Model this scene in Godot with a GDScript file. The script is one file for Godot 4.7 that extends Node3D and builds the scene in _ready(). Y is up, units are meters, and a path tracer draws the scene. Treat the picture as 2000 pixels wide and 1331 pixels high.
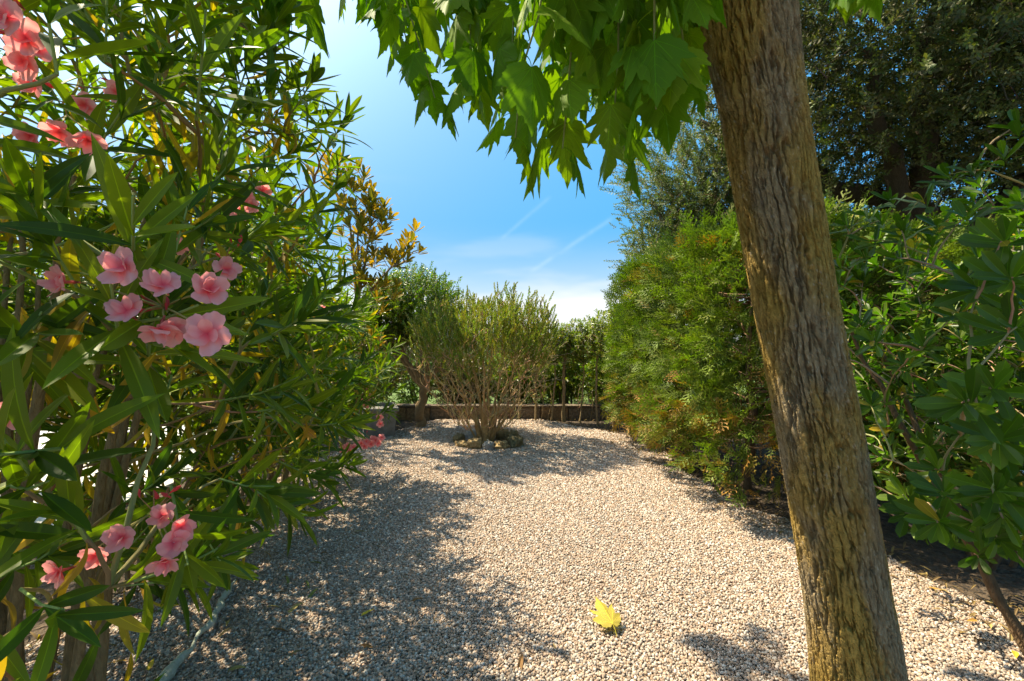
extends Node3D
# A gravel garden path between an oleander hedge and a conifer hedge, under a mulberry tree.
# Metres; the camera stands at the origin of the path and looks along -Z.

const EYE := Vector3(0, 1.45, 0)
const SUN_TOWARDS := Vector3(-0.99, 1.63, -0.58)      # from the ground to the sun

class MB:
	var v := PackedVector3Array()
	var c := PackedColorArray()
	var ix := PackedInt32Array()
	func add(p: Vector3, col: Color) -> int:
		v.append(p)
		c.append(col)
		return v.size() - 1
	func tri(a: int, b: int, d: int) -> void:
		ix.append(a); ix.append(b); ix.append(d)
	func quad(a: int, b: int, d: int, e: int) -> void:
		ix.append(a); ix.append(b); ix.append(d)
		ix.append(a); ix.append(d); ix.append(e)
	func build(flat := false) -> ArrayMesh:
		if flat:
			var v2 := PackedVector3Array()
			var c2 := PackedColorArray()
			for k in ix:
				v2.append(v[k])
				c2.append(c[k])
			v = v2
			c = c2
			ix = PackedInt32Array(range(v.size()))
		var n := PackedVector3Array()
		n.resize(v.size())
		for k in range(0, ix.size(), 3):
			var a := ix[k]
			var b := ix[k + 1]
			var d := ix[k + 2]
			var q := (v[d] - v[a]).cross(v[b] - v[a])
			n[a] += q
			n[b] += q
			n[d] += q
		for k in n.size():
			n[k] = n[k].normalized() if n[k].length_squared() > 1e-20 else Vector3.UP
		var arr := []
		arr.resize(Mesh.ARRAY_MAX)
		arr[Mesh.ARRAY_VERTEX] = v
		arr[Mesh.ARRAY_NORMAL] = n
		arr[Mesh.ARRAY_COLOR] = c
		arr[Mesh.ARRAY_INDEX] = ix
		var m := ArrayMesh.new()
		m.add_surface_from_arrays(Mesh.PRIMITIVE_TRIANGLES, arr)
		return m

var names := {}
var M := {}

func numbered(called: String) -> String:
	if not names.has(called):
		names[called] = 0
		return called
	names[called] += 1
	return "%s_%03d" % [called, names[called]]

func meta(o: Node, label := "", category := "", group := "", kind := "") -> Node:
	if label: o.set_meta("label", label)
	if category: o.set_meta("category", category)
	if group: o.set_meta("group", group)
	if kind: o.set_meta("kind", kind)
	return o

func thing(called: String, label: String, category: String, where := Vector3.ZERO, group := "") -> Node3D:
	var o := Node3D.new()
	o.name = numbered(called)
	o.position = where
	add_child(o)
	meta(o, label, category, group)
	return o

func part(called: String, mesh: Mesh, mat: Material, parent: Node, where := Transform3D.IDENTITY) -> MeshInstance3D:
	var o := MeshInstance3D.new()
	o.name = called if parent != self else numbered(called)
	o.mesh = mesh
	o.material_override = mat
	o.transform = where
	parent.add_child(o, true)
	return o

func structure(called: String, mesh: Mesh, mat: Material, label := "") -> MeshInstance3D:
	var o := part(called, mesh, mat, self)
	meta(o, label, "", "", "structure")
	return o

# ---------------------------------------------------------------- materials
func lin(r: float, g: float, b: float) -> Color:
	return Color(r, g, b).linear_to_srgb()

func mat(col: Color, rough := 0.8, spec := 0.5, back := Color.BLACK, vertex := true) -> StandardMaterial3D:
	var m := StandardMaterial3D.new()
	m.albedo_color = col
	m.roughness = rough
	m.metallic_specular = spec
	m.vertex_color_use_as_albedo = vertex
	m.cull_mode = BaseMaterial3D.CULL_DISABLED
	if back != Color.BLACK:
		m.backlight_enabled = true
		m.backlight = back
	return m

func noise_tex(freq: float, a: Color, b: Color, size := 512, octaves := 4, sd := 1, mid := 0.5) -> NoiseTexture2D:
	var t := NoiseTexture2D.new()
	var f := FastNoiseLite.new()
	f.seed = sd
	f.frequency = freq
	f.fractal_octaves = octaves
	t.noise = f
	t.width = size
	t.height = size
	t.seamless = true
	var g := Gradient.new()
	g.set_color(0, a)
	g.set_color(1, b)
	g.set_offset(0, mid - 0.35)
	g.set_offset(1, mid + 0.35)
	t.color_ramp = g
	return t

func surface_mat(a: Color, b: Color, freq: float, scale: float, relief := 0.0, sd := 1, rough := 0.9) -> StandardMaterial3D:
	var m := StandardMaterial3D.new()
	m.albedo_texture = noise_tex(freq, a, b, 512, 5, sd)
	m.roughness = rough
	m.uv1_triplanar = true
	m.uv1_world_triplanar = true
	m.uv1_scale = Vector3.ONE * scale
	if relief > 0.0:
		m.heightmap_enabled = true
		m.heightmap_texture = noise_tex(freq * 1.7, Color.BLACK, Color.WHITE, 512, 5, sd + 5)
		m.heightmap_scale = relief
	return m

# ---------------------------------------------------------------- shapes
func tube(mb: MB, pts: PackedVector3Array, rad: PackedFloat32Array, sides: int, col: Color, cap := true) -> void:
	var n := pts.size()
	if n < 2: return
	var d := (pts[1] - pts[0]).normalized()
	var s := d.cross(Vector3.UP if absf(d.y) < 0.9 else Vector3.RIGHT).normalized()
	var first := mb.v.size()
	for i in n:
		var d2 := (pts[mini(i + 1, n - 1)] - pts[maxi(i - 1, 0)]).normalized()
		s = (s - d2 * s.dot(d2)).normalized()
		var t := d2.cross(s)
		for k in sides:
			var a := TAU * k / sides
			mb.add(pts[i] + (s * cos(a) + t * sin(a)) * rad[i], col)
	for i in n - 1:
		for k in sides:
			var k2 := (k + 1) % sides
			mb.quad(first + i * sides + k, first + i * sides + k2, first + (i + 1) * sides + k2, first + (i + 1) * sides + k)
	if cap:
		var e := mb.add(pts[n - 1], col)
		for k in sides:
			mb.tri(first + (n - 1) * sides + k, first + (n - 1) * sides + (k + 1) % sides, e)

func curve(a: Vector3, b: Vector3, ctl: Vector3, n: int) -> PackedVector3Array:
	var out := PackedVector3Array()
	for i in n + 1:
		var t := float(i) / n
		out.append(a * (1 - t) * (1 - t) + ctl * 2 * t * (1 - t) + b * t * t)
	return out

func taper(n: int, a: float, b: float) -> PackedFloat32Array:
	var out := PackedFloat32Array()
	for i in n:
		out.append(lerpf(a, b, float(i) / maxi(1, n - 1)))
	return out

func rv(rng: RandomNumberGenerator) -> Vector3:
	return Vector3(rng.randfn(), rng.randfn(), rng.randfn()).normalized()

const BLADE := 0.6
# A blade along +Y, face to +Z: two folded halves and a pale midrib between them.
func blade(length: float, width: float, rows: int, shape: int, fold: float, droop: float, rib: Color, rib_w := 0.045, twist := 0.0) -> ArrayMesh:
	var mb := MB.new()
	var g := Color(BLADE, BLADE, BLADE)
	for i in rows + 1:
		var t := float(i) / rows
		var w := 0.0
		if shape == 0: w = pow(4.0 * t * (1.0 - t), 0.85)
		elif shape == 1: w = pow(t, 0.9) * pow(maxf(0.0, 1.0 - t), 0.38) / 0.555
		else: w = pow(t, 0.45) * pow(1.0 - t, 0.75) / 0.57
		w = maxf(w * width * 0.5, 0.0012 * (1.0 - t))
		var m := minf(w * 0.9, width * rib_w * (1.0 - 0.8 * t))
		var y := t * length
		var z := -droop * t * t * length
		var a := twist * t
		for x in [-w, -m, -m, m, m, w]:
			var zz: float = fold * (absf(x) - m)
			var xx: float = x
			mb.add(Vector3(xx * cos(a) - zz * sin(a), y * (1.0 - 0.35 * droop * droop * t), z + zz * cos(a) + xx * sin(a)), rib if absf(x) <= m + 1e-9 else g)
		for k in [1, 4]:
			mb.c[i * 6 + k] = g
	for i in rows:
		for k in [0, 2, 4]:
			var a := i * 6 + int(k)
			mb.quad(a, a + 6, a + 7, a + 1)
	return mb.build()

# A leafy twig along +Y: many small leaves joined to one thin stalk.
func sprig(rng: RandomNumberGenerator, length: float, n: int, ll: float, lw: float, spread: float, up: float, fold := 0.25, whorl := 1) -> ArrayMesh:
	var mb := MB.new()
	var g := Color(BLADE, BLADE, BLADE)
	tube(mb, curve(Vector3.ZERO, Vector3(0, length, 0), Vector3(length * 0.08, length * 0.5, length * 0.06), 3), taper(4, 0.0018, 0.0008), 3, Color(0.45, 0.36, 0.22))
	for i in n:
		var t := (float(i / whorl) + 0.5) / (float(n) / whorl)
		var a := i * 2.4 if whorl == 1 else (i % whorl) * TAU / whorl + (i / whorl) * 0.8
		a += rng.randf_range(-0.3, 0.3)
		var out := Vector3(cos(a), 0, sin(a))
		var d := (out * spread + Vector3.UP * (up + t * 0.7) + rv(rng) * 0.2).normalized()
		var side := d.cross(out).normalized()
		var nn := side.cross(d).normalized()
		var l := ll * rng.randf_range(0.7, 1.15) * (1.0 - 0.35 * t)
		var w := lw * rng.randf_range(0.8, 1.15) * 0.5
		var o := Vector3(0, t * length, 0)
		var f := fold * w
		var c := Color(BLADE * rng.randf_range(0.8, 1.2), BLADE * rng.randf_range(0.85, 1.15), BLADE * rng.randf_range(0.7, 1.1))
		var p0 := mb.add(o, c)
		var p1 := mb.add(o + d * l * 0.55 + side * w + nn * f, c)
		var p2 := mb.add(o + d * l, c)
		var p3 := mb.add(o + d * l * 0.55 - side * w + nn * f, c)
		var p4 := mb.add(o + d * l * 0.55, c)
		mb.tri(p0, p1, p4); mb.tri(p1, p2, p4); mb.tri(p0, p4, p3); mb.tri(p4, p2, p3)
	return mb.build()

# A flat scale-leaved conifer spray along +Y with side branchlets and their twiglets.
func conifer_spray(rng: RandomNumberGenerator, length: float) -> ArrayMesh:
	var mb := MB.new()
	var n := 9
	var strip := func(a: Vector3, b: Vector3, w: float, col: Color) -> void:
		var s := (b - a).cross(Vector3(0.15, 0.1, 1)).normalized() * w
		var q := mb.add(a - s, col)
		mb.add(a + s, col)
		mb.add(b + s * 0.45 + Vector3(0, 0, w * 0.5), col)
		mb.add(b - s * 0.45 + Vector3(0, 0, w * 0.5), col)
		mb.quad(q, q + 1, q + 2, q + 3)
	for i in n:
		var t := (i + 0.6) / n
		var o := Vector3(0, t * length, -0.18 * t * t * length)
		var sd := 1.0 if i % 2 == 0 else -1.0
		var l := length * 0.42 * sin(PI * (0.25 + 0.72 * t)) * rng.randf_range(0.75, 1.15)
		var d := Vector3(sd * 0.85, 0.62, rng.randf_range(-0.3, 0.15)).normalized()
		var e := o + d * l
		var b := BLADE * rng.randf_range(0.75, 1.2)
		var c := Color(b, b, b * rng.randf_range(0.7, 1.1))
		strip.call(o, e, 0.0042, c)
		for k in 3:
			var u := (k + 0.8) / 3.2
			var f := o.lerp(e, u)
			var d2 := (d + Vector3(sd * (0.7 if k % 2 else -0.7), 0.55, rng.randf_range(-0.4, 0.3))).normalized()
			strip.call(f, f + d2 * l * 0.36 * (1.3 - u * 0.6), 0.0048, c)
	strip.call(Vector3.ZERO, Vector3(0, length * 1.02, -0.18 * length), 0.0032, Color(0.5, 0.5, 0.36))
	return mb.build()

# A mulberry leaf along +Y, about one unit long, with toothed lobes, raised veins and its stalk.
func mulberry_leaf(rng: RandomNumberGenerator, deep: float) -> ArrayMesh:
	var mb := MB.new()
	var half := [Vector2(0.09, -0.09), Vector2(0.23, -0.08), Vector2(0.36, 0.01), Vector2(0.44, 0.13), Vector2(0.50, 0.26), Vector2(0.60, 0.42), Vector2(0.49, 0.40), Vector2(0.42 - deep * 0.10, 0.45 - deep * 0.06), Vector2(0.42, 0.56), Vector2(0.45, 0.68), Vector2(0.52, 0.88), Vector2(0.40, 0.78), Vector2(0.28 - deep * 0.08, 0.70 - deep * 0.08), Vector2(0.23, 0.80), Vector2(0.16, 0.92), Vector2(0.07, 1.05)]
	var rim := PackedVector2Array()
	for sd in [1.0, -1.0]:
		var pts := []
		for h in half:
			pts.append(Vector2(h.x * rng.randf_range(0.86, 1.08) * sd, h.y + rng.randf_range(-0.03, 0.03)))
		var full := PackedVector2Array()
		for i in pts.size():
			full.append(pts[i])
			if i < pts.size() - 1:
				var m: Vector2 = pts[i].lerp(pts[i + 1], 0.45)
				var outw: Vector2 = (m - Vector2(0, 0.35)).normalized()
				full.append(m + outw * 0.028)
				full.append(pts[i].lerp(pts[i + 1], 0.6))
		if sd > 0.0:
			rim.append(Vector2(0, 0.0))
			rim.append_array(full)
			rim.append(Vector2(rng.randf_range(-0.03, 0.03), 1.24))
		else:
			full.reverse()
			rim.append_array(full)
	var curl := rng.randf_range(0.10, 0.28)
	var side := rng.randf_range(0.12, 0.4)
	var lift := func(p: Vector2) -> Vector3:
		var r := p.length()
		var a := atan2(p.x, p.y)
		return Vector3(p.x, p.y, -curl * p.y * p.y - side * absf(p.x) * (0.5 + r) + 0.02 * cos(a * 9.0) * r + 0.012 * sin(p.y * 17.0) * r)
	var g := Color(BLADE, BLADE, BLADE)
	var mid := Vector2(0, 0.12)
	var ctr := mb.add(lift.call(mid), g)
	var n := rim.size()
	for s in [0.38, 0.72, 1.0]:
		for p in rim:
			mb.add(lift.call(mid.lerp(p, s)), g)
	for i in n:
		var j := (i + 1) % n
		mb.tri(ctr, ctr + 1 + i, ctr + 1 + j)
		for r in 2:
			mb.quad(ctr + 1 + r * n + i, ctr + 1 + (r + 1) * n + i, ctr + 1 + (r + 1) * n + j, ctr + 1 + r * n + j)
	var vc := Color(0.95, 1.0, 0.72)
	var veins := [[Vector2.ZERO, Vector2(0, 1.1), 0.011], [Vector2.ZERO, Vector2(0.47, 0.76), 0.008], [Vector2.ZERO, Vector2(-0.47, 0.76), 0.008], [Vector2.ZERO, Vector2(0.5, 0.33), 0.007], [Vector2.ZERO, Vector2(-0.5, 0.33), 0.007]]
	for k in 4:
		for sd in [1.0, -1.0]:
			veins.append([Vector2(0, 0.3 + k * 0.17), Vector2(sd * (0.22 - k * 0.03), 0.48 + k * 0.17), 0.004])
	for vn in veins:
		for up in [0.006, -0.006]:
			var prev := -1
			for i in 5:
				var t := i / 4.0
				var p: Vector2 = vn[0].lerp(vn[1], t)
				var d: Vector2 = (vn[1] - vn[0]).normalized().orthogonal() * vn[2] * (1.0 - 0.75 * t)
				var q := mb.add(lift.call(p - d) + Vector3(0, 0, up), vc)
				mb.add(lift.call(p + d) + Vector3(0, 0, up), vc)
				if prev >= 0:
					mb.quad(prev, q, q + 1, prev + 1)
				prev = q
	tube(mb, curve(Vector3(0, -0.38, -0.16), Vector3(0, 0.02, 0), Vector3(0, -0.16, 0.02), 4), taper(5, 0.011, 0.008), 4, vc)
	return mb.build()

# ---------------------------------------------------------------- planting
# Leaves: list of [Transform3D, mesh number, tint number]. Those that show largest become parts of their own; the rest are one mass.
func foliage(owner: Node3D, called: String, leaves: Array, meshes: Array, tints: Array, base_mat: StandardMaterial3D, most := 300, rng: RandomNumberGenerator = null) -> void:
	var tint_mats := []
	for t in tints:
		var m: StandardMaterial3D = base_mat.duplicate()
		m.albedo_color = (t as Color).linear_to_srgb()
		tint_mats.append(m)
	var scored := []
	for i in leaves.size():
		var t: Transform3D = leaves[i][0]
		var p := owner.position + t.origin + t.basis.y * 0.08 - EYE
		var d := -p.z
		var s := 0.0
		if d > 0.2 and absf(p.x / d) < 1.16 and absf(p.y / d) < 0.78:
			s = t.basis.y.length() / p.length()
		scored.append([s, i])
	scored.sort_custom(func(a, b): return a[0] > b[0])
	var bulk := []
	for _m in meshes: bulk.append([])
	for k in scored.size():
		var l: Array = leaves[scored[k][1]]
		if k < most and scored[k][0] > 0.0:
			part(called, meshes[l[1]], tint_mats[l[2]], owner, l[0])
		else:
			bulk[l[1]].append(l)
	var holder: Node3D = null
	for mi in meshes.size():
		if bulk[mi].size() == 0: continue
		if holder == null:
			holder = Node3D.new()
			holder.name = "foliage"
			holder.set_meta("kind", "stuff")
			owner.add_child(holder, true)
		var where := []
		var cols := []
		for l in bulk[mi]:
			where.append(l[0])
			var c: Color = tints[l[2]]
			if rng:
				var f := rng.randf_range(0.82, 1.2)
				c = Color(c.r * f, c.g * f * rng.randf_range(0.95, 1.05), c.b * f)
			cols.append(c)
		swarm("leaves", meshes[mi], base_mat, where, cols, holder)

func swarm(called: String, mesh: Mesh, m: Material, where: Array, cols: Array, parent: Node) -> MultiMeshInstance3D:
	var mm := MultiMesh.new()
	mm.transform_format = MultiMesh.TRANSFORM_3D
	mm.use_colors = true
	mm.mesh = mesh
	mm.instance_count = where.size()
	for i in where.size():
		mm.set_instance_transform(i, where[i])
		mm.set_instance_color(i, cols[i])
	var o := MultiMeshInstance3D.new()
	o.name = called if parent != self else numbered(called)
	o.multimesh = mm
	o.material_override = m
	o.set_meta("kind", "stuff")
	parent.add_child(o, true)
	return o

func frame(d: Vector3, face: Vector3, s: float, at: Vector3) -> Transform3D:
	var y := d.normalized()
	var x := y.cross(face)
	if x.length_squared() < 1e-6: x = y.cross(Vector3(0.3, 0.1, 1.0))
	x = x.normalized()
	var z := x.cross(y)
	return Transform3D(Basis(x * s, y * s, z * s), at)

# Joins each tip to the nearest wood that lies below it; returns for every tip its direction. New twigs can carry later ones.
func twig_up(mb: MB, rng: RandomNumberGenerator, nodes: Array, tips: Array, r0: float, r1: float, col: Color, sag := 0.25, sides := 4, step := 5) -> Array:
	var out := []
	for t in tips:
		var tip: Vector3 = t
		var best := 1e9
		var at := Vector3.ZERO
		for q in nodes:
			var p: Vector3 = q
			var c := p.distance_to(tip) + 1.4 * maxf(0.0, p.y - tip.y + 0.08)
			if c < best:
				best = c
				at = p
		var l := at.distance_to(tip)
		var ctl := at.lerp(tip, 0.5) + Vector3.UP * l * sag * rng.randf_range(0.3, 1.0) + rv(rng) * l * 0.12
		if sag > 0.0: ctl.y = minf(ctl.y, tip.y)
		var pts := curve(at, tip, ctl, step)
		for i in range(1, pts.size() - 1): pts[i] += rv(rng) * l * 0.02
		tube(mb, pts, taper(pts.size(), minf(r0, r1 + l * 0.012), r1), sides, Color(col.r * rng.randf_range(0.7, 1.25), col.g * rng.randf_range(0.7, 1.2), col.b * rng.randf_range(0.7, 1.2)))
		nodes.append(pts[step / 2])
		nodes.append(pts[step - 1])
		out.append((tip - pts[step - 2]).normalized())
	return out

func stem(owner: Node3D, rng: RandomNumberGenerator, a: Vector3, b: Vector3, bow: Vector3, r0: float, r1: float, m: Material, col: Color, nodes: Array, called := "stem", sides := 9, n := 10) -> void:
	var pts := curve(a, b, a.lerp(b, 0.5) + bow, n)
	var rad := taper(n + 1, r0, r1)
	for i in range(1, n + 1):
		pts[i] += rv(rng) * r0 * 0.55
		rad[i] *= rng.randf_range(0.88, 1.14)
	var mb := MB.new()
	tube(mb, pts, rad, sides, col)
	part(called, mb.build(), m, owner)
	for i in range(2, n + 1): nodes.append(pts[i])

func sort_tips(tips: Array, root: Vector3) -> void:
	tips.sort_custom(func(p, q): return root.distance_squared_to(p) < root.distance_squared_to(q))

# ---------------------------------------------------------------- where things stand (metres)
var FLOWERS_NEAR := [
		[[[Vector3(-0.653, 1.535, -0.660), Vector3(-0.3, -0.1, 1)], [Vector3(-0.564, 1.556, -0.660), Vector3(0.15, 0.2, 1)], [Vector3(-0.514, 1.531, -0.670), Vector3(0.25, 0.55, 0.8)], [Vector3(-0.466, 1.528, -0.700), Vector3(0.7, 0.3, 0.7)], [Vector3(-0.575, 1.494, -0.680), Vector3(0.1, 0.6, 0.9)], [Vector3(-0.534, 1.467, -0.690), Vector3(0.1, -0.9, 0.5)], [Vector3(-0.428, 1.459, -0.640), Vector3(0.35, 0.1, 1)], [Vector3(-0.531, 1.470, -0.710), Vector3(0.4, -0.7, 0.6)]], Vector3(-0.566, 1.504, -0.740), 4],
		[[[Vector3(-0.816, 1.034, -0.820), Vector3(-0.4, 0.1, 1)], [Vector3(-0.770, 1.053, -0.840), Vector3(0.1, -0.2, 1)], [Vector3(-0.686, 1.104, -0.800), Vector3(0.2, 0.25, 1)], [Vector3(-0.625, 1.051, -0.820), Vector3(0.3, -0.5, 0.8)], [Vector3(-0.626, 1.075, -0.840), Vector3(0.8, 0.2, 0.7)], [Vector3(-0.627, 1.097, -0.860), Vector3(0.8, 0.1, 0.6)], [Vector3(-0.693, 1.103, -0.900), Vector3(0.3, 0.5, 0.7)]], Vector3(-0.748, 1.092, -0.950), 4],
		[[[Vector3(-0.796, 1.819, -0.800), Vector3(0.1, -1, 0.45)], [Vector3(-0.747, 1.804, -0.800), Vector3(0.35, -0.95, 0.4)], [Vector3(-1.057, 1.900, -1.000), Vector3(0.2, -0.5, 0.9)]], Vector3(-0.861, 1.886, -0.880), 1],
		[[[Vector3(-0.736, 1.918, -0.660), Vector3(0.3, -0.2, 1)], [Vector3(-0.812, 1.954, -0.760), Vector3(0.5, -0.2, 1)], [Vector3(-0.838, 1.930, -0.780), Vector3(0.3, -0.6, 0.9)], [Vector3(-0.794, 1.997, -0.720), Vector3(0.1, 0.3, 1)], [Vector3(-0.887, 1.990, -0.850), Vector3(0.5, 0.1, 0.9)]], Vector3(-0.948, 1.997, -0.860), 2],
		[[[Vector3(-0.822, 1.891, -1.400), Vector3(0.5, 0.2, 1)], [Vector3(-0.803, 1.867, -1.400), Vector3(0.6, -0.3, 0.9)], [Vector3(-0.847, 1.849, -1.420), Vector3(0.2, -0.6, 0.8)], [Vector3(-0.878, 1.977, -1.600), Vector3(0.7, 0.3, 0.7)]], Vector3(-0.954, 1.972, -1.600), 3],
		[[[Vector3(-0.595, 1.597, -0.950), Vector3(0.5, 0.2, 1), 0.85], [Vector3(-0.877, 1.700, -1.200), Vector3(0.3, -0.2, 1)]], Vector3(-0.661, 1.639, -1.050), 3],
		[[[Vector3(-0.948, 1.309, -0.850), Vector3(0.4, 0.2, 1)]], Vector3(-1.035, 1.315, -0.920), 1],
		[[[Vector3(-1.033, 2.019, -1.100), Vector3(0.2, -0.5, 1)], [Vector3(-1.039, 2.105, -1.200), Vector3(0.1, -0.4, 1)], [Vector3(-0.947, 1.961, -0.900), Vector3(0, -0.6, 1)]], Vector3(-1.167, 2.146, -1.250), 2]]
var FLOWERS_MIDDLE := [
		[[[Vector3(-1.088, 1.631, -2.600), Vector3(0.5, 0.1, 1)], [Vector3(-1.067, 1.617, -2.600), Vector3(0.7, -0.2, 0.8)]], Vector3(-1.154, 1.678, -2.700), 2]]
var FLOWERS_LOW := [
		[[[Vector3(-1.490, 0.845, -4.600), Vector3(0.4, 0.1, 1), 1.5], [Vector3(-1.438, 0.876, -4.600), Vector3(0.5, 0.5, 1), 1.5], [Vector3(-1.470, 0.803, -4.600), Vector3(0.2, -0.3, 1), 1.4]], Vector3(-1.523, 0.895, -4.700), 1],
		[[[Vector3(-1.340, 0.674, -4.600), Vector3(0.4, 0.1, 1), 1.3], [Vector3(-1.335, 0.607, -4.600), Vector3(0.5, -0.2, 1), 1.3]], Vector3(-1.401, 0.736, -4.700), 1],
		[[[Vector3(-1.560, 0.387, -4.700), Vector3(0.3, 0.5, 1), 1.3], [Vector3(-1.507, 0.408, -4.700), Vector3(0.3, 0.5, 1), 1.3], [Vector3(-1.459, 0.377, -4.700), Vector3(0.3, 0.5, 1), 1.3], [Vector3(-1.412, 0.419, -4.700), Vector3(0.3, 0.5, 1), 1.3], [Vector3(-1.348, 0.446, -4.700), Vector3(0.3, 0.5, 1), 1.3], [Vector3(-1.523, 0.356, -4.700), Vector3(0.3, 0.5, 1), 1.3], [Vector3(-1.438, 0.430, -4.700), Vector3(0.3, 0.5, 1), 1.3], [Vector3(-1.385, 0.387, -4.700), Vector3(0.3, 0.5, 1), 1.3]], Vector3(-1.539, 0.451, -4.800), 1],
		[[[Vector3(-1.718, 0.348, -4.600), Vector3(0.3, 0.5, 1), 1.3], [Vector3(-1.666, 0.379, -4.600), Vector3(0.3, 0.5, 1), 1.3], [Vector3(-1.635, 0.338, -4.600), Vector3(0.3, 0.5, 1), 1.3], [Vector3(-1.604, 0.369, -4.600), Vector3(0.3, 0.5, 1), 1.3]], Vector3(-1.718, 0.419, -4.700), 1]]
var SHOOTS_NEAR := [[Vector3(-0.61, 1.48, -0.74), Vector3(0.95, 0.1, 0.25)], [Vector3(-0.70, 1.28, -0.72), Vector3(0.1, 0.15, 1)], [Vector3(-0.74, 1.10, -1.15), Vector3(0.9, -0.1, 0.3)], [Vector3(-0.65, 1.58, -0.78), Vector3(0.5, 0.1, 0.6)], [Vector3(-0.72, 1.66, -0.95), Vector3(0.9, 0.25, 0.2)], [Vector3(-0.73, 1.73, -1.00), Vector3(0.8, 0.5, 0.2)], [Vector3(-0.75, 1.92, -1.15), Vector3(0.7, 0.6, 0.2)], [Vector3(-0.75, 1.99, -1.10), Vector3(0.6, 0.8, 0.1)], [Vector3(-0.79, 2.00, -1.00), Vector3(0.5, 0.9, 0.3)], [Vector3(-0.80, 2.20, -1.30), Vector3(0.8, 0.6, 0)], [Vector3(-0.79, 2.29, -1.35), Vector3(0.7, 0.8, 0)], [Vector3(-0.76, 1.97, -0.85), Vector3(0.3, 1, 0.3)], [Vector3(-0.70, 1.86, -0.70), Vector3(0.2, 1, 0.4)], [Vector3(-0.73, 2.03, -0.85), Vector3(0.2, 1, 0.2)], [Vector3(-0.90, 2.20, -1.60), Vector3(0.9, 0.5, 0)], [Vector3(-0.92, 2.11, -1.70), Vector3(0.9, 0.4, 0)], [Vector3(-0.92, 2.37, -1.80), Vector3(0.8, 0.6, 0)], [Vector3(-0.82, 1.72, -1.30), Vector3(1, 0.2, 0.2)], [Vector3(-0.83, 1.52, -1.40), Vector3(1, 0.1, 0.2)], [Vector3(-0.75, 1.13, -1.00), Vector3(0.5, -0.5, 0.5)], [Vector3(-0.84, 1.00, -1.20), Vector3(0.6, -0.7, 0.3)], [Vector3(-0.84, 0.95, -1.50), Vector3(0.9, -0.4, 0.2)], [Vector3(-0.92, 0.97, -1.80), Vector3(0.9, -0.3, 0.2)], [Vector3(-0.79, 1.65, -0.75), Vector3(0.7, 0.1, 0.7)], [Vector3(-0.81, 1.04, -0.75), Vector3(0.9, 0, 0.5)], [Vector3(-0.83, 1.21, -0.75), Vector3(0.9, 0.1, 0.5)], [Vector3(-0.87, 1.42, -0.80), Vector3(0.8, 0.2, 0.6)], [Vector3(-1.03, 1.38, -1.90), Vector3(1, 0.2, 0.1)], [Vector3(-0.99, 1.19, -2.00), Vector3(1, 0, 0.1)], [Vector3(-0.74, 1.54, -0.72), Vector3(-0.2, 0.4, 0.8)], [Vector3(-0.82, 2.24, -1.20), Vector3(0.4, 1, 0)], [Vector3(-0.83, 2.22, -1.10), Vector3(0.2, 1, 0)], [Vector3(-0.91, 1.81, -0.95), Vector3(0.8, 0.3, 0.4)]]
var MULBERRY_TIPS := [Vector3(-0.54, 2.79, -1.90), Vector3(-0.42, 2.63, -1.85), Vector3(-0.28, 2.33, -1.65), Vector3(-0.14, 2.35, -1.65), Vector3(0.01, 2.03, -1.30), Vector3(0.15, 2.02, -1.35), Vector3(0.29, 2.07, -1.30), Vector3(0.38, 2.06, -1.20), Vector3(0.48, 2.19, -1.25), Vector3(0.20, 2.36, -1.60), Vector3(0.36, 2.49, -1.70), Vector3(0.00, 2.45, -1.60), Vector3(-0.21, 2.77, -2.00), Vector3(0.43, 2.45, -1.50), Vector3(0.06, 2.40, -1.35), Vector3(-0.67, 2.50, -1.45), Vector3(-0.72, 2.54, -1.40), Vector3(0.56, 2.52, -1.50), Vector3(-0.08, 2.72, -1.80), Vector3(-0.33, 2.93, -2.10), Vector3(0.32, 2.79, -1.90), Vector3(0.19, 2.40, -1.90), Vector3(0.37, 2.07, -1.50), Vector3(0.02, 2.44, -1.90), Vector3(0.61, 2.55, -1.80), Vector3(0.22, 2.61, -1.50), Vector3(0.51, 2.87, -1.90), Vector3(0.65, 2.48, -1.60), Vector3(-0.63, 2.84, -1.80)]
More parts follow.
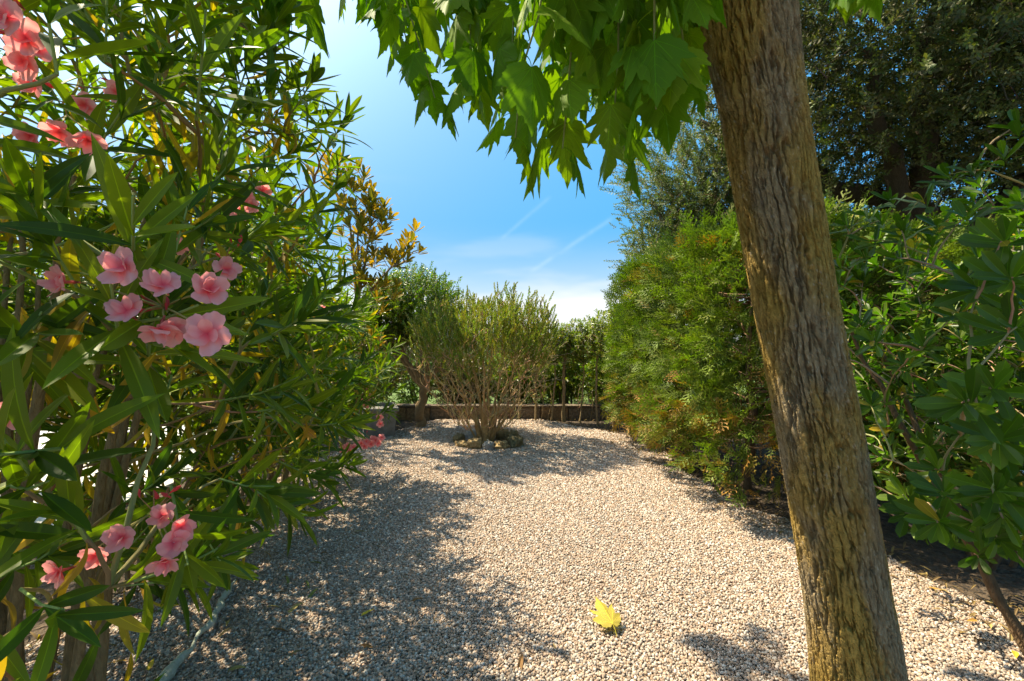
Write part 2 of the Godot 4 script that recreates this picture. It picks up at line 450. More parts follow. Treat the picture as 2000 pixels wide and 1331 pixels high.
var MAGNOLIA_TIPS := [Vector3(-2.23, 3.75, -6.20), Vector3(-2.13, 3.82, -6.30), Vector3(-2.29, 3.56, -6.20), Vector3(-2.16, 3.49, -6.20), Vector3(-2.04, 3.72, -6.30), Vector3(-2.44, 3.86, -6.30), Vector3(-2.54, 3.75, -6.30), Vector3(-2.37, 3.36, -6.30), Vector3(-2.16, 3.30, -6.20), Vector3(-1.97, 3.46, -6.40), Vector3(-2.04, 3.34, -6.30), Vector3(-1.80, 3.34, -6.40), Vector3(-1.88, 3.15, -6.30), Vector3(-1.81, 3.10, -6.30), Vector3(-1.75, 3.20, -6.50), Vector3(-1.94, 3.16, -6.20), Vector3(-2.11, 3.12, -6.20), Vector3(-2.06, 3.02, -6.20), Vector3(-1.93, 2.83, -6.30), Vector3(-1.97, 2.90, -6.30), Vector3(-1.45, 3.11, -6.80), Vector3(-1.48, 2.92, -6.70), Vector3(-1.54, 2.84, -6.60), Vector3(-1.50, 2.76, -6.60), Vector3(-1.79, 2.69, -6.50), Vector3(-1.74, 2.62, -6.50), Vector3(-1.81, 2.62, -6.40), Vector3(-1.84, 2.19, -6.30), Vector3(-1.79, 2.22, -6.40), Vector3(-1.62, 2.21, -6.40), Vector3(-1.92, 2.22, -6.20), Vector3(-2.01, 2.25, -6.20), Vector3(-1.66, 2.06, -6.40), Vector3(-2.13, 2.72, -6.10), Vector3(-2.06, 2.44, -6.10), Vector3(-2.16, 2.97, -6.00), Vector3(-1.92, 1.55, -6.20), Vector3(-1.85, 1.42, -6.20)]
var PITTOSPORUM_SHOOTS := [[Vector3(1.00, 1.35, -0.95), Vector3(-0.8, 0.25, 0.4)], [Vector3(0.94, 1.32, -0.95), Vector3(-0.9, 0.1, 0.4)], [Vector3(1.07, 1.23, -1.00), Vector3(-0.7, 0.1, 0.6)], [Vector3(1.06, 1.12, -1.00), Vector3(-0.8, 0.2, 0.5)], [Vector3(1.08, 1.06, -1.00), Vector3(-0.5, -0.6, 0.6)], [Vector3(1.17, 0.95, -1.25), Vector3(-0.7, 0.1, 0.5)], [Vector3(1.21, 0.92, -1.40), Vector3(-0.7, 0.3, 0.4)], [Vector3(1.23, 1.02, -1.30), Vector3(-0.6, 0.5, 0.4)], [Vector3(1.13, 1.58, -1.10), Vector3(-0.6, 0.2, 0.7)], [Vector3(1.13, 1.68, -1.05), Vector3(-0.8, 0.2, 0.4)], [Vector3(1.62, 2.05, -1.60), Vector3(-0.4, 0.9, 0.1)], [Vector3(1.63, 2.07, -1.70), Vector3(-0.5, 0.8, 0.1)], [Vector3(1.62, 2.07, -1.50), Vector3(-0.2, 1, 0.1)], [Vector3(1.62, 2.01, -1.80), Vector3(-0.7, 0.7, 0.1)], [Vector3(1.66, 2.07, -2.00), Vector3(-0.7, 0.7, 0.1)], [Vector3(1.63, 2.03, -2.10), Vector3(-0.7, 0.8, 0)], [Vector3(1.61, 2.01, -2.20), Vector3(-0.7, 0.7, 0)], [Vector3(1.57, 1.89, -2.00), Vector3(-0.8, 0.5, 0.2)], [Vector3(1.62, 1.89, -1.90), Vector3(-0.6, 0.6, 0.3)], [Vector3(1.61, 1.84, -2.10), Vector3(-0.9, 0.3, 0.2)], [Vector3(1.11, 1.48, -1.00), Vector3(-0.6, 0.3, 0.7)], [Vector3(1.10, 1.59, -1.00), Vector3(-0.6, 0.3, 0.6)], [Vector3(1.78, 2.03, -2.20), Vector3(-0.4, 0.9, 0)], [Vector3(1.59, 1.88, -1.70), Vector3(-0.5, 0.6, 0.4)], [Vector3(1.50, 1.86, -1.50), Vector3(-0.5, 0.6, 0.4)], [Vector3(1.78, 2.21, -1.60), Vector3(-0.1, 1, 0)], [Vector3(1.50, 1.18, -1.90), Vector3(-0.6, 0.4, 0.5)]]
var FALLEN := [["y", -0.73, -2.40], ["p", -1.31, -2.42], ["g", -1.36, -2.74], ["g", -1.22, -2.69], ["p", -1.17, -3.37], ["p", -0.62, -3.00], ["b", -1.19, -2.23], ["p", -1.13, -2.46], ["p", -1.42, -2.26], ["o", -1.78, -1.99], ["y", -1.84, -2.50], ["b", -0.64, -2.10], ["b", 0.05, -2.06], ["g", -1.30, -2.90], ["b", -0.48, -2.50], ["y", 1.98, -3.26], ["o", 2.44, -2.58], ["b", 2.55, -2.37], ["o", 2.30, -2.30], ["y", 2.25, -2.03], ["b", 2.29, -2.46], ["g", -1.11, -2.60], ["p", -1.15, -1.97], ["y", -1.60, -2.03], ["p", 2.36, -2.24], ["b", -1.23, -3.03]]

# ---------------------------------------------------------------- the plants
func petal_mesh(r: float, w: float, cup: float, rng: RandomNumberGenerator) -> ArrayMesh:
	var mb := MB.new()
	var ph := rng.randf() * 6.0
	for i in 6:
		var t := i / 5.0
		var ww := w * (0.22 + 0.78 * sin(PI * minf(1.0, 0.08 + t * 0.62))) * (0.86 if i == 5 else 1.0)
		for k in 6:
			var u := k / 2.5 - 1.0
			var y := r * (t * 0.95 - 0.12 * u * u * t + 0.03 * sin(u * 6.0 + ph) * t)
			var x := ww * u + r * 0.16 * t * t
			var z := cup * r * t * t + 0.06 * r * sin(u * 5.0 + ph) * t * t - 0.10 * r * u * u * t + 0.05 * r * t
			var pig := clampf(1.0 - t * 1.6, 0.0, 1.0)
			var vein := 0.05 * sin(u * 11.0)
			mb.add(Vector3(x, y, z), Color(0.96 - vein * 0.3, lerpf(0.50, 0.12, pig) - vein * (1.0 - pig), lerpf(0.50, 0.17, pig) - vein * (1.0 - pig)))
	for i in 5:
		for k in 5:
			var a := i * 6 + k
			mb.quad(a, a + 6, a + 7, a + 1)
	return mb.build()

var petals := []
var flower_core: ArrayMesh
var bud_mesh: ArrayMesh
var whole_flower: ArrayMesh

func make_flower_meshes(rng: RandomNumberGenerator) -> void:
	for k in 3: petals.append(petal_mesh(0.031, 0.0145, 0.10 + 0.16 * k, rng))
	for k in 2: petals.append(petal_mesh(0.021, 0.0095, 0.55 + 0.3 * k, rng))
	var mb := MB.new()
	tube(mb, PackedVector3Array([Vector3(0, 0, -0.026), Vector3(0, 0, -0.015), Vector3(0, 0, -0.004), Vector3(0, 0, 0.003)]), PackedFloat32Array([0.0016, 0.0022, 0.0034, 0.0052]), 7, Color(0.72, 0.2, 0.16))
	for k in 5:
		var a := TAU * k / 5.0
		tube(mb, PackedVector3Array([Vector3(0, 0, -0.024), Vector3(cos(a), sin(a), 0) * 0.004 + Vector3(0, 0, -0.013)]), PackedFloat32Array([0.0014, 0.0004]), 4, Color(0.42, 0.12, 0.08))
	flower_core = mb.build()
	mb = MB.new()
	tube(mb, PackedVector3Array([Vector3.ZERO, Vector3(0, 0.006, 0), Vector3(0.001, 0.014, 0), Vector3(0.001, 0.021, 0), Vector3(0, 0.027, 0)]), PackedFloat32Array([0.0014, 0.0024, 0.0043, 0.0032, 0.0004]), 7, Color(0.78, 0.12, 0.13))
	bud_mesh = mb.build()
	var st := SurfaceTool.new()
	for k in 8:
		var inner := k >= 5
		st.append_from(petals[3 if inner else k % 3], 0, Transform3D(Basis(Vector3.BACK, (k * TAU / 5.0) if not inner else (k * TAU / 3.0 + 0.4)), Vector3(0, 0, 0.004 if inner else 0.0)))
	whole_flower = st.commit()

func flower(owner: Node3D, rng: RandomNumberGenerator, at: Vector3, face: Vector3, s := 1.0, detailed := true) -> void:
	var z := face.normalized()
	var x := z.cross(Vector3(0.2, 1, 0.1)).normalized()
	var t := Transform3D(Basis(x, z.cross(x), z).rotated(z, rng.randf() * TAU).scaled(Vector3.ONE * s), at)
	if not detailed:
		part("flower", whole_flower, M.petal, owner, t)
		return
	var f := Node3D.new()
	f.name = "flower"
	f.transform = t
	owner.add_child(f, true)
	for k in 5:
		var b := Basis(Vector3.BACK, k * TAU / 5.0 + rng.randf_range(-0.14, 0.14)) * Basis(Vector3.RIGHT, rng.randf_range(-0.22, 0.3))
		part("petal", petals[rng.randi() % 3], M.petal, f, Transform3D(b.scaled(Vector3.ONE * rng.randf_range(0.9, 1.12)), Vector3(0, 0, 0.0008 * k)))
	for k in rng.randi_range(2, 4):
		var b := Basis(Vector3.BACK, k * TAU / 3.3 + rng.randf()) * Basis(Vector3.RIGHT, rng.randf_range(0.0, 0.5))
		part("inner_petal", petals[3 + rng.randi() % 2], M.petal, f, Transform3D(b, Vector3(0, 0, 0.003)))
	part("calyx", flower_core, M.petal, f)

# An oleander: stems from a root clump, twigs with whorls of three long leaves, old yellow leaves hanging inside, pink flowers.
func oleander(called: String, label: String, root: Vector3, mid: Vector3, size: Vector3, n_stems: int, n_shoots: int, sd: int, extra: Array, flowers: Array, keep: Callable, n_yellow: int, bloom_detail: bool, leaf_scale := 1.0, most := 300) -> void:
	var rng := RandomNumberGenerator.new()
	rng.seed = sd
	var t := thing(called, label, "shrub", root, "pink flowering oleanders along the gravel")
	var nodes := []
	var c := mid - root
	for k in n_stems:
		var a := TAU * k / n_stems + rng.randf_range(-0.3, 0.3)
		var b := Vector3(cos(a), 0, sin(a)) * rng.randf_range(0.05, 0.34)
		var e := c + Vector3(cos(a) * size.x, rng.randf_range(-0.1, 0.55) * size.y, sin(a) * size.z) * rng.randf_range(0.35, 0.7)
		if not keep.call(root + e): e = c + (e - c) * 0.3
		stem(t, rng, b + Vector3(0, -0.02, 0), e, Vector3(0, 0.25, 0) - Vector3(cos(a), 0, sin(a)) * 0.12, rng.randf_range(0.012, 0.025), 0.007, M.oleander_bark, Color(0.27, 0.20, 0.10), nodes)
	var tips := []
	var tries := 0
	while tips.size() < n_shoots and tries < n_shoots * 12:
		tries += 1
		var d := rv(rng)
		var u := pow(rng.randf_range(0.32, 1.0), 0.5)
		if d.y < -0.35 and rng.randf() < 0.55: continue
		var p := c + d * size * u * rng.randf_range(0.86, 1.1)
		if p.y < (0.72 if root.z > -2.0 and p.z < 0.2 else 0.45 if root.z > -2.0 else 0.22) or not keep.call(root + p): continue
		tips.append(p)
	sort_tips(tips, c - Vector3(0, size.y * 0.4, 0))
	for e in extra: tips.append(e[0] - root)
	var mb := MB.new()
	var dirs := twig_up(mb, rng, nodes, tips, 0.0062, 0.0028, Color(0.27, 0.22, 0.09), 0.3, 5)
	var leaves := []
	for i in tips.size():
		var p: Vector3 = tips[i]
		var d: Vector3 = (dirs[i] as Vector3 + Vector3.UP * 0.35 + (p - c).normalized() * 0.35).normalized()
		var special := i >= tips.size() - extra.size()
		if special: d = (extra[i - (tips.size() - extra.size())][1] as Vector3).normalized()
		var l := rng.randf_range(0.12, 0.26)
		var whorls := rng.randi_range(4, 6)
		var pts := PackedVector3Array([p, p + d * l * 0.5, p + (d + Vector3.UP * 0.1).normalized() * l])
		tube(mb, pts, taper(3, 0.0032, 0.0018), 4, Color(0.25, 0.34, 0.10))
		var x := d.cross(Vector3(0.3, 0.9, 0.2)).normalized()
		var y := d.cross(x)
		for w in whorls:
			var f := (w + 0.4) / whorls
			for k in 3:
				if rng.randf() < 0.1: continue
				var a := TAU * k / 3.0 + w * 1.05 + rng.randf_range(-0.25, 0.25)
				var o := x * cos(a) + y * sin(a)
				var dd := (o * lerpf(1.25, 0.55, f) + d * lerpf(0.5, 1.1, f) + Vector3.DOWN * lerpf(0.22, 0.0, f) + rv(rng) * 0.18).normalized()
				var face := (d * 1.0 - o * 0.4 + Vector3.UP * 0.4).normalized()
				var s := leaf_scale * rng.randf_range(0.78, 1.15) * lerpf(1.0, 0.72, f * f)
				var tint: int = [0, 1, 2, 3, 4, 2, 8, 8, 9, 3, 1][rng.randi() % 11]
				if rng.randf() < 0.02: tint = 5
				leaves.append([frame(dd, face, s, p + d * l * f * 0.95), rng.randi() % 3, tint])
	for i in tips.size():
		for k in rng.randi_range(0, 3):
			var dd := (Vector3.DOWN * 0.9 + rv(rng)).normalized()
			if rng.randf() < 0.6: leaves.append([frame(dd, rv(rng), rng.randf_range(0.5, 0.95) * leaf_scale, tips[i] as Vector3 - (dirs[i] as Vector3) * rng.randf_range(0.0, 0.12)), [1, 3][rng.randi() % 2], 5 + rng.randi() % 3])
	for k in n_yellow:
		var q: Vector3 = nodes[rng.randi() % nodes.size()]
		if q.y < 0.3: continue
		var dd := (Vector3.DOWN * 1.3 + rv(rng) * 0.8).normalized()
		leaves.append([frame(dd, rv(rng), rng.randf_range(0.5, 0.95) * leaf_scale, q + rv(rng) * 0.09), [1, 3, 3][rng.randi() % 3], 5 + rng.randi() % 3])
	meta(part("twigs", mb.build(), M.wood, t), "", "", "", "stuff")
	# blooms stand free at the shoot ends: no leaf right before their faces
	var open_to := []
	for h in flowers:
		for f in h[0]:
			open_to.append([f[0] - root, (f[1] as Vector3).normalized()])
	leaves = leaves.filter(func(l: Array) -> bool:
		var b: Transform3D = l[0]
		for o in open_to:
			for u in [0.02, 0.06, 0.10, 0.145]:
				var p: Vector3 = b.origin + b.basis.y * u
				var q: Vector3 = p - o[0]
				var a: float = q.dot(o[1])
				if a > -0.01 and a < 0.3 and (q - o[1] * a).length() < 0.036: return false
		return true)
	foliage(t, "leaf", leaves, [M.ol_a, M.ol_b, M.ol_c, M.ol_dry], M.ol_tints, M.oleander_leaf, most, rng)
	# flower heads: [place of the head, [flower offsets], ...]
	mb = MB.new()
	for h in flowers:
		var heads: Array = h[0]
		var from: Vector3 = h[1] - root
		for f in heads:
			var p: Vector3 = f[0] - root
			var face: Vector3 = f[1]
			tube(mb, curve(from, p - face.normalized() * 0.024, from.lerp(p, 0.6) + Vector3(0, 0.008, 0), 4), taper(5, 0.002, 0.0012), 4, Color(0.34, 0.30, 0.10))
			flower(t, rng, p, face, f[2] if f.size() > 2 else rng.randf_range(0.8, 0.98), bloom_detail)
		for k in (h[2] if h.size() > 2 else 2):
			var bd := (rv(rng) + Vector3(0.2, 0.5, 0.3)).normalized()
			var bp := from + rv(rng) * 0.03 + Vector3(0, 0.02, 0)
			tube(mb, PackedVector3Array([from, bp]), taper(2, 0.0014, 0.001), 4, Color(0.42, 0.22, 0.10))
			part("bud", bud_mesh, M.petal, t, frame(bd, Vector3.UP, rng.randf_range(0.7, 1.1), bp))
	if flowers.size(): meta(part("flower_stalks", mb.build(), M.wood, t), "", "", "", "stuff")

func cypress(label: String, root: Vector3, half: Vector3, high: float, n: int, sd: int) -> void:
	var rng := RandomNumberGenerator.new()
	rng.seed = sd
	var t := thing("cypress", label, "conifer", root, "clipped conifers of the hedge")
	var nodes := []
	stem(t, rng, Vector3(0, -0.02, 0), Vector3(0.03, high * 0.93, 0.02), Vector3(0.04, 0, 0.03), 0.05, 0.012, M.dark_bark, Color(0.16, 0.11, 0.07), nodes, "trunk", 9, 12)
	var nz := FastNoiseLite.new()
	nz.seed = sd
	nz.frequency = 1.9
	nz.fractal_octaves = 2
	var mb := MB.new()
	for k in 90:
		var y := rng.randf_range(0.12, 0.93) * high
		var a := rng.randf() * TAU
		var e := Vector3(cos(a) * half.x, 0, sin(a) * half.z) * rng.randf_range(0.6, 0.85)
		tube(mb, curve(Vector3(0, y, 0), Vector3(e.x, y + 0.25, e.z), Vector3(e.x * 0.6, y + 0.02, e.z * 0.6), 4), taper(5, 0.009, 0.003), 4, Color(0.2, 0.125, 0.07))
	meta(part("branches", mb.build(), M.wood, t), "", "", "", "stuff")
	var leaves := []
	for k in n:
		# spread evenly over the four clipped sides and the top, corners rounded
		var fw := [half.z * high, half.z * high, half.x * high, half.x * high, half.x * half.z * 2.0]
		var pick: float = rng.randf() * (fw[0] * 2.0 + fw[2] * 2.0 + fw[4])
		var q := Vector3(rng.randf_range(-1, 1), rng.randf_range(-1, 1), rng.randf_range(-1, 1))
		if pick < fw[0]: q.x = -1
		elif pick < fw[0] * 2.0: q.x = 1
		elif pick < fw[0] * 2.0 + fw[2]: q.z = 1
		elif pick < fw[0] * 2.0 + fw[2] * 2.0: q.z = -1
		else: q.y = 1
		q /= maxf(1.0, pow(pow(absf(q.x), 6) + pow(absf(q.y), 6) + pow(absf(q.z), 6), 1.0 / 6.0))
		var p := Vector3(q.x * half.x, high * 0.53 + q.y * high * 0.47, q.z * half.z)
		var w := root + p
		var f := nz.get_noise_3d(w.x, w.y * 1.3, w.z)
		var depth := clampf(f * 1.0 + 0.05, -0.06, 0.42) * (0.5 if p.y > high * 0.9 else 1.0)
		if k % 4 == 0: depth += rng.randf_range(0.05, 0.3)
		var inward := Vector3(-p.x, -(p.y - high * 0.5) * 0.4, -p.z).normalized()
		p += inward * (depth + rng.randf_range(0.0, 0.1))
		if p.y < 0.12 + rng.randf() * 0.25: continue
		var dd := (-inward * 0.9 + Vector3.UP * rng.randf_range(-0.25, 0.75) + rv(rng) * 0.55).normalized()
		var tint := rng.randi() % 4
		if p.y < high * 0.35 and rng.randf() < 0.34 or rng.randf() < 0.05: tint = 4 + rng.randi() % 2
		leaves.append([frame(dd, rv(rng) + Vector3.UP * 0.5, rng.randf_range(0.75, 1.45), p), rng.randi() % 3, tint])
	foliage(t, "spray", leaves, [M.spray_a, M.spray_b, M.spray_c], M.cy_tints, M.cypress_leaf, 260, rng)

# Shrubs with rosettes of broad leaves at the ends of their twigs.
func rosette_shrub(called: String, label: String, category: String, group: String, root: Vector3, mid: Vector3, size: Vector3, n_stems: int, r_stem: float, n_tips: int, per: int, leaf_s: float, tints: Array, sd: int, extra: Array, keep: Callable, leaf_mat: StandardMaterial3D, most := 300, shell := 0.3, open := 1.0, low := 0.15) -> Node3D:
	var rng := RandomNumberGenerator.new()
	rng.seed = sd
	var t := thing(called, label, category, root, group)
	var nodes := []
	var c := mid - root
	for k in n_stems:
		var a := TAU * k / n_stems + rng.randf_range(-0.4, 0.4)
		var b := Vector3(cos(a), 0, sin(a)) * (0.0 if n_stems == 1 else rng.randf_range(0.02, 0.16))
		var e := c + Vector3(cos(a) * size.x, rng.randf_range(-0.1, 0.5) * size.y, sin(a) * size.z) * (0.15 if n_stems == 1 else rng.randf_range(0.3, 0.65))
		stem(t, rng, b + Vector3(0, -0.02, 0), e, Vector3(rng.randf_range(-0.12, 0.12), 0.1, rng.randf_range(-0.12, 0.12)), r_stem * rng.randf_range(0.7, 1.15), r_stem * 0.4, M.tan_bark, Color(0.36, 0.26, 0.14) if r_stem != 0.02 else Color(0.19, 0.125, 0.07), nodes, "trunk" if n_stems == 1 else "stem")
	var tips := []
	var tries := 0
	while tips.size() < n_tips and tries < n_tips * 12:
		tries += 1
		var p := c + rv(rng) * size * pow(rng.randf_range(shell, 1.0), 0.45) * rng.randf_range(0.88, 1.1)
		if p.y < low or not keep.call(root + p): continue
		tips.append(p)
	sort_tips(tips, c - Vector3(0, size.y * 0.5, 0))
	for e in extra: tips.append(e[0] - root)
	var mb := MB.new()
	var dirs := twig_up(mb, rng, nodes, tips, r_stem * 0.4, 0.0022, Color(0.34, 0.27, 0.14), 0.2, 4)
	meta(part("twigs", mb.build(), M.wood, t), "", "", "", "stuff")
	var leaves := []
	for i in tips.size():
		var p: Vector3 = tips[i]
		var d: Vector3 = (dirs[i] as Vector3 * 0.6 + (p - c).normalized() * 0.5 + Vector3.UP * 0.3).normalized()
		if i >= tips.size() - extra.size(): d = (extra[i - (tips.size() - extra.size())][1] as Vector3).normalized()
		var x := d.cross(Vector3(0.31, 0.9, 0.2)).normalized()
		var y := d.cross(x)
		for k in per:
			var f := float(k) / per
			var a := k * 2.4 + rng.randf_range(-0.3, 0.3)
			var o := x * cos(a) + y * sin(a)
			var dd := (o * lerpf(1.0, 0.55, f) * open + d * lerpf(0.25, 0.9, f) + rv(rng) * 0.16 + Vector3.DOWN * 0.06).normalized()
			var face := (d - o * 0.5 + Vector3.UP * 0.25).normalized()
			var s := leaf_s * rng.randf_range(0.72, 1.15) * lerpf(1.0, 0.8, f)
			leaves.append([frame(dd, face, s, p - d * (1.0 - f) * 0.045 * leaf_s), rng.randi() % 2, rng.randi() % (tints.size() - 1) if rng.randf() > 0.035 else tints.size() - 1])
	foliage(t, "leaf", leaves, [M.ob_a, M.ob_b], tints, leaf_mat, most, rng)
	return t

# Crowns of small leaves carried on sprigs, on a trunk with limbs.
func sprig_crown(t: Node3D, rng: RandomNumberGenerator, nodes: Array, lobes: Array, n: int, meshes: Array, tints: Array, leaf_mat: StandardMaterial3D, wood: Color, s0 := 0.8, s1 := 1.3, shell := 0.25, keep = null, twig_share := 0.35, up := 0.45, r_twig := 0.012) -> void:
	var tips := []
	var outs := []
	var total := 0.0
	for l in lobes: total += l[2]
	for l in lobes:
		var want := int(n * l[2] / total)
		for k in want:
			var d := rv(rng)
			var p: Vector3 = l[0] + d * l[1] * pow(rng.randf_range(shell, 1.0), 0.5) * rng.randf_range(0.84, 1.12)
			if keep != null and not keep.call(t.position + p): continue
			tips.append(p)
			outs.append(d)
	var ends := []
	for i in tips.size():
		if rng.randf() < twig_share: ends.append(tips[i])
	sort_tips(ends, nodes[0])
	var mb := MB.new()
	twig_up(mb, rng, nodes, ends, r_twig, 0.002, wood, 0.2, 4, 4)
	meta(part("twigs", mb.build(), M.wood, t), "", "", "", "stuff")
	var leaves := []
	for i in tips.size():
		var d: Vector3 = (outs[i] as Vector3 * 0.6 + Vector3.UP * up + rv(rng) * 0.55).normalized()
		leaves.append([frame(d, rv(rng), rng.randf_range(s0, s1), tips[i] - d * 0.06), rng.randi() % meshes.size(), rng.randi() % tints.size()])
	foliage(t, "sprig", leaves, meshes, tints, leaf_mat, 0, rng)

# ---------------------------------------------------------------- the mulberry in front
func trunk_axis(h: float) -> Vector3:
	# leans to -x while it rises
	var x := 1.272 - 0.19 * h if h < 0.5 else 1.177 - 0.222 * (h - 0.5) if h < 1.1 else 1.0438 - 0.24 * (h - 1.1)
	return Vector3(x + 0.004 * sin(h * 3.1), h, -1.643 + 0.097 * h)

func mulberry() -> void:
	var rng := RandomNumberGenerator.new()
	rng.seed = 77
	var root := Vector3(1.272, 0, -1.643)
	var t := thing("mulberry_tree", "leaning mulberry with furrowed tan bark and big lobed leaves hanging overhead", "tree", root)
	var cell := FastNoiseLite.new()
	cell.noise_type = FastNoiseLite.TYPE_CELLULAR
	cell.cellular_return_type = FastNoiseLite.RETURN_DISTANCE2_SUB
	cell.cellular_jitter = 1.0
	cell.frequency = 1.0
	var wob := FastNoiseLite.new()
	wob.frequency = 1.0
	wob.seed = 4
	var fine := FastNoiseLite.new()
	fine.frequency = 1.0
	fine.seed = 9
	fine.fractal_octaves = 3
	var patch := FastNoiseLite.new()
	patch.frequency = 2.2
	patch.seed = 15
	patch.fractal_octaves = 3
	var mb := MB.new()
	var around := 420
	var rows := 820
	var top := 3.0
	for i in rows + 1:
		var h := -0.05 + (top + 0.05) * i / rows
		var ax := trunk_axis(h) - root
		var r := 0.119 + 0.04 * exp(-maxf(h, 0.0) * 1.9) + 0.05 * smoothstep(2.1, 3.0, h)
		for k in around:
			var a := TAU * k / around
			var q := Vector3(cos(a), 0, sin(a))
			var base := Vector3(q.x * r, h, q.z * r)
			var w1 := wob.get_noise_3d(base.x * 7.0, h * 2.2, base.z * 7.0)
			var w2 := wob.get_noise_3d(base.x * 17.0 + 40.0, h * 6.0, base.z * 17.0)
			var s := base + Vector3(q.z, 0, -q.x) * (w1 * 0.015 + w2 * 0.006 + fine.get_noise_3d(base.x * 30.0, h * 14.0, base.z * 30.0) * 0.006)
			var d2 := cell.get_noise_3d(s.x * 56.0, s.y * 4.6, s.z * 56.0) + 1.0
			var d3 := cell.get_noise_3d(s.x * 105.0 + 9.0, s.y * 24.0, s.z * 105.0) + 1.0
			var n := fine.get_noise_3d(s.x * 95.0, s.y * 42.0, s.z * 95.0)
			var plate := smoothstep(0.03, 0.17, d2)
			var small := smoothstep(0.02, 0.16, d3)
			var disp := 0.0165 * plate + 0.0042 * small * plate + 0.0018 * n
			disp += 0.004 * wob.get_noise_3d(base.x * 4.0, h * 1.4, base.z * 4.0)
			var pt := patch.get_noise_3d(base.x * 2.0, h * 0.9, base.z * 2.0)
			var gr := 1.0 + 0.30 * n + 0.12 * w2
			var col := Color(0.56, 0.39, 0.16).lerp(Color(0.62, 0.42, 0.11), clampf(pt * 1.6 + 0.4, 0.0, 1.0))
			col = col.lerp(Color(0.48, 0.385, 0.25), clampf(-pt * 2.2 + w1 * 0.8, 0.0, 0.8))
			if n > 0.44 and pt < 0.12: col = col.lerp(Color(0.62, 0.57, 0.47), 0.5)
			mb.add(ax + Vector3(q.x, 0, q.z) * (r + disp - 0.019), Color(col.r * gr, col.g * gr, col.b * gr))
	for i in rows:
		for k in around:
			var k2 := (k + 1) % around
			mb.quad(i * around + k, i * around + k2, (i + 1) * around + k2, (i + 1) * around + k)
	part("trunk", mb.build(), M.bark, t)
	# limbs above the picture, and the twigs that hang from them
	var fork := trunk_axis(2.93) - root
	var nodes := []
	var bark := Color(0.30, 0.22, 0.125)
	stem(t, rng, fork, Vector3(-0.55, 3.05, -2.0) - root, Vector3(0, 0.28, 0.05), 0.085, 0.04, M.bark, bark, nodes, "limb", 12, 12)
	stem(t, rng, Vector3(-0.5, 3.07, -1.97) - root, Vector3(-1.75, 4.75, -3.5) - root, Vector3(-0.2, 0.1, 0), 0.04, 0.018, M.bark, bark, nodes, "limb", 10, 12)
	stem(t, rng, fork, Vector3(0.25, 2.86, -1.0) - root, Vector3(0, 0.25, 0), 0.06, 0.02, M.bark, bark, nodes, "limb", 10, 10)
	stem(t, rng, fork, Vector3(0.35, 3.2, -2.4) - root, Vector3(0, 0.3, 0), 0.07, 0.022, M.bark, bark, nodes, "limb", 10, 10)
	stem(t, rng, fork, Vector3(2.2, 4.0, -1.4) - root, Vector3(0, 0.3, 0), 0.09, 0.025, M.bark, bark, nodes, "limb", 10, 10)
	stem(t, rng, fork, Vector3(1.5, 4.2, -0.2) - root, Vector3(0, 0.3, 0), 0.08, 0.025, M.bark, bark, nodes, "limb", 10, 10)
	stem(t, rng, Vector3(-0.3, 3.1, -1.9) - root, Vector3(-0.95, 2.75, -1.3) - root, Vector3(0, 0.2, 0), 0.03, 0.012, M.bark, bark, nodes, "limb", 8, 8)
	var tips := []
	for p in MULBERRY_TIPS: tips.append(p - root)
	# twigs over the picture's upper edge
	for k in 70:
		var p := Vector3(rng.randf_range(-0.6, 2.3), rng.randf_range(2.75, 4.0), -rng.randf_range(0.2, 2.4))
		tips.append(p - root)
	# the crown over and behind the viewer, whose shade falls on the near shrubs
	stem(t, rng, Vector3(1.5, 4.2, -0.2) - root, Vector3(1.0, 4.5, 1.9) - root, Vector3(0, 0.2, 0), 0.05, 0.02, M.bark, bark, nodes, "limb", 8, 10)
	stem(t, rng, fork, Vector3(-1.0, 4.3, 0.3) - root, Vector3(0, 0.4, 0), 0.08, 0.02, M.bark, bark, nodes, "limb", 9, 12)
	stem(t, rng, Vector3(2.0, 3.9, -1.4) - root, Vector3(3.4, 4.4, -0.6) - root, Vector3(0, 0.2, 0), 0.05, 0.02, M.bark, bark, nodes, "limb", 8, 10)
	var over := 0
	while over < 70:
		var p := Vector3(rng.randf_range(-1.9, 3.6), rng.randf_range(3.0, 4.7), rng.randf_range(-2.0, 2.6))
		if p.y < 1.9 + 0.76 * maxf(0.0, -p.z): continue
		over += 1
		tips.append(p - root)
	# the dense middle of the crown, behind the trunk's top
	for k in 66:
		tips.append(Vector3(rng.randf_range(0.2, 1.4), rng.randf_range(2.85, 3.7), -rng.randf_range(2.0, 3.1)) - root)
	for k in 9:
		tips.append(Vector3(-1.7, 4.72, -3.6) + rv(rng) * 0.42 - root)
	mb = MB.new()
	var leaves := []
	for tp in tips:
		var tip: Vector3 = tp
		var best := 1e9
		var from := Vector3.ZERO
		for q in nodes:
			var c: float = (q as Vector3).distance_to(tip) + 2.0 * maxf(0.0, tip.y - (q as Vector3).y)
			if c < best:
				best = c
				from = q
		var ctl := from.lerp(tip, 0.6)
		ctl.y = lerpf(from.y, tip.y, 0.15)
		var l := from.distance_to(tip)
		var seg := 8
		var pts := curve(from, tip, ctl, seg)
		for i in range(1, seg): pts[i] += rv(rng) * 0.012
		tube(mb, pts, taper(seg + 1, 0.006, 0.0024), 5, Color(0.30, 0.33, 0.13))
		var count := clampi(int(l / 0.045), 8, 18)
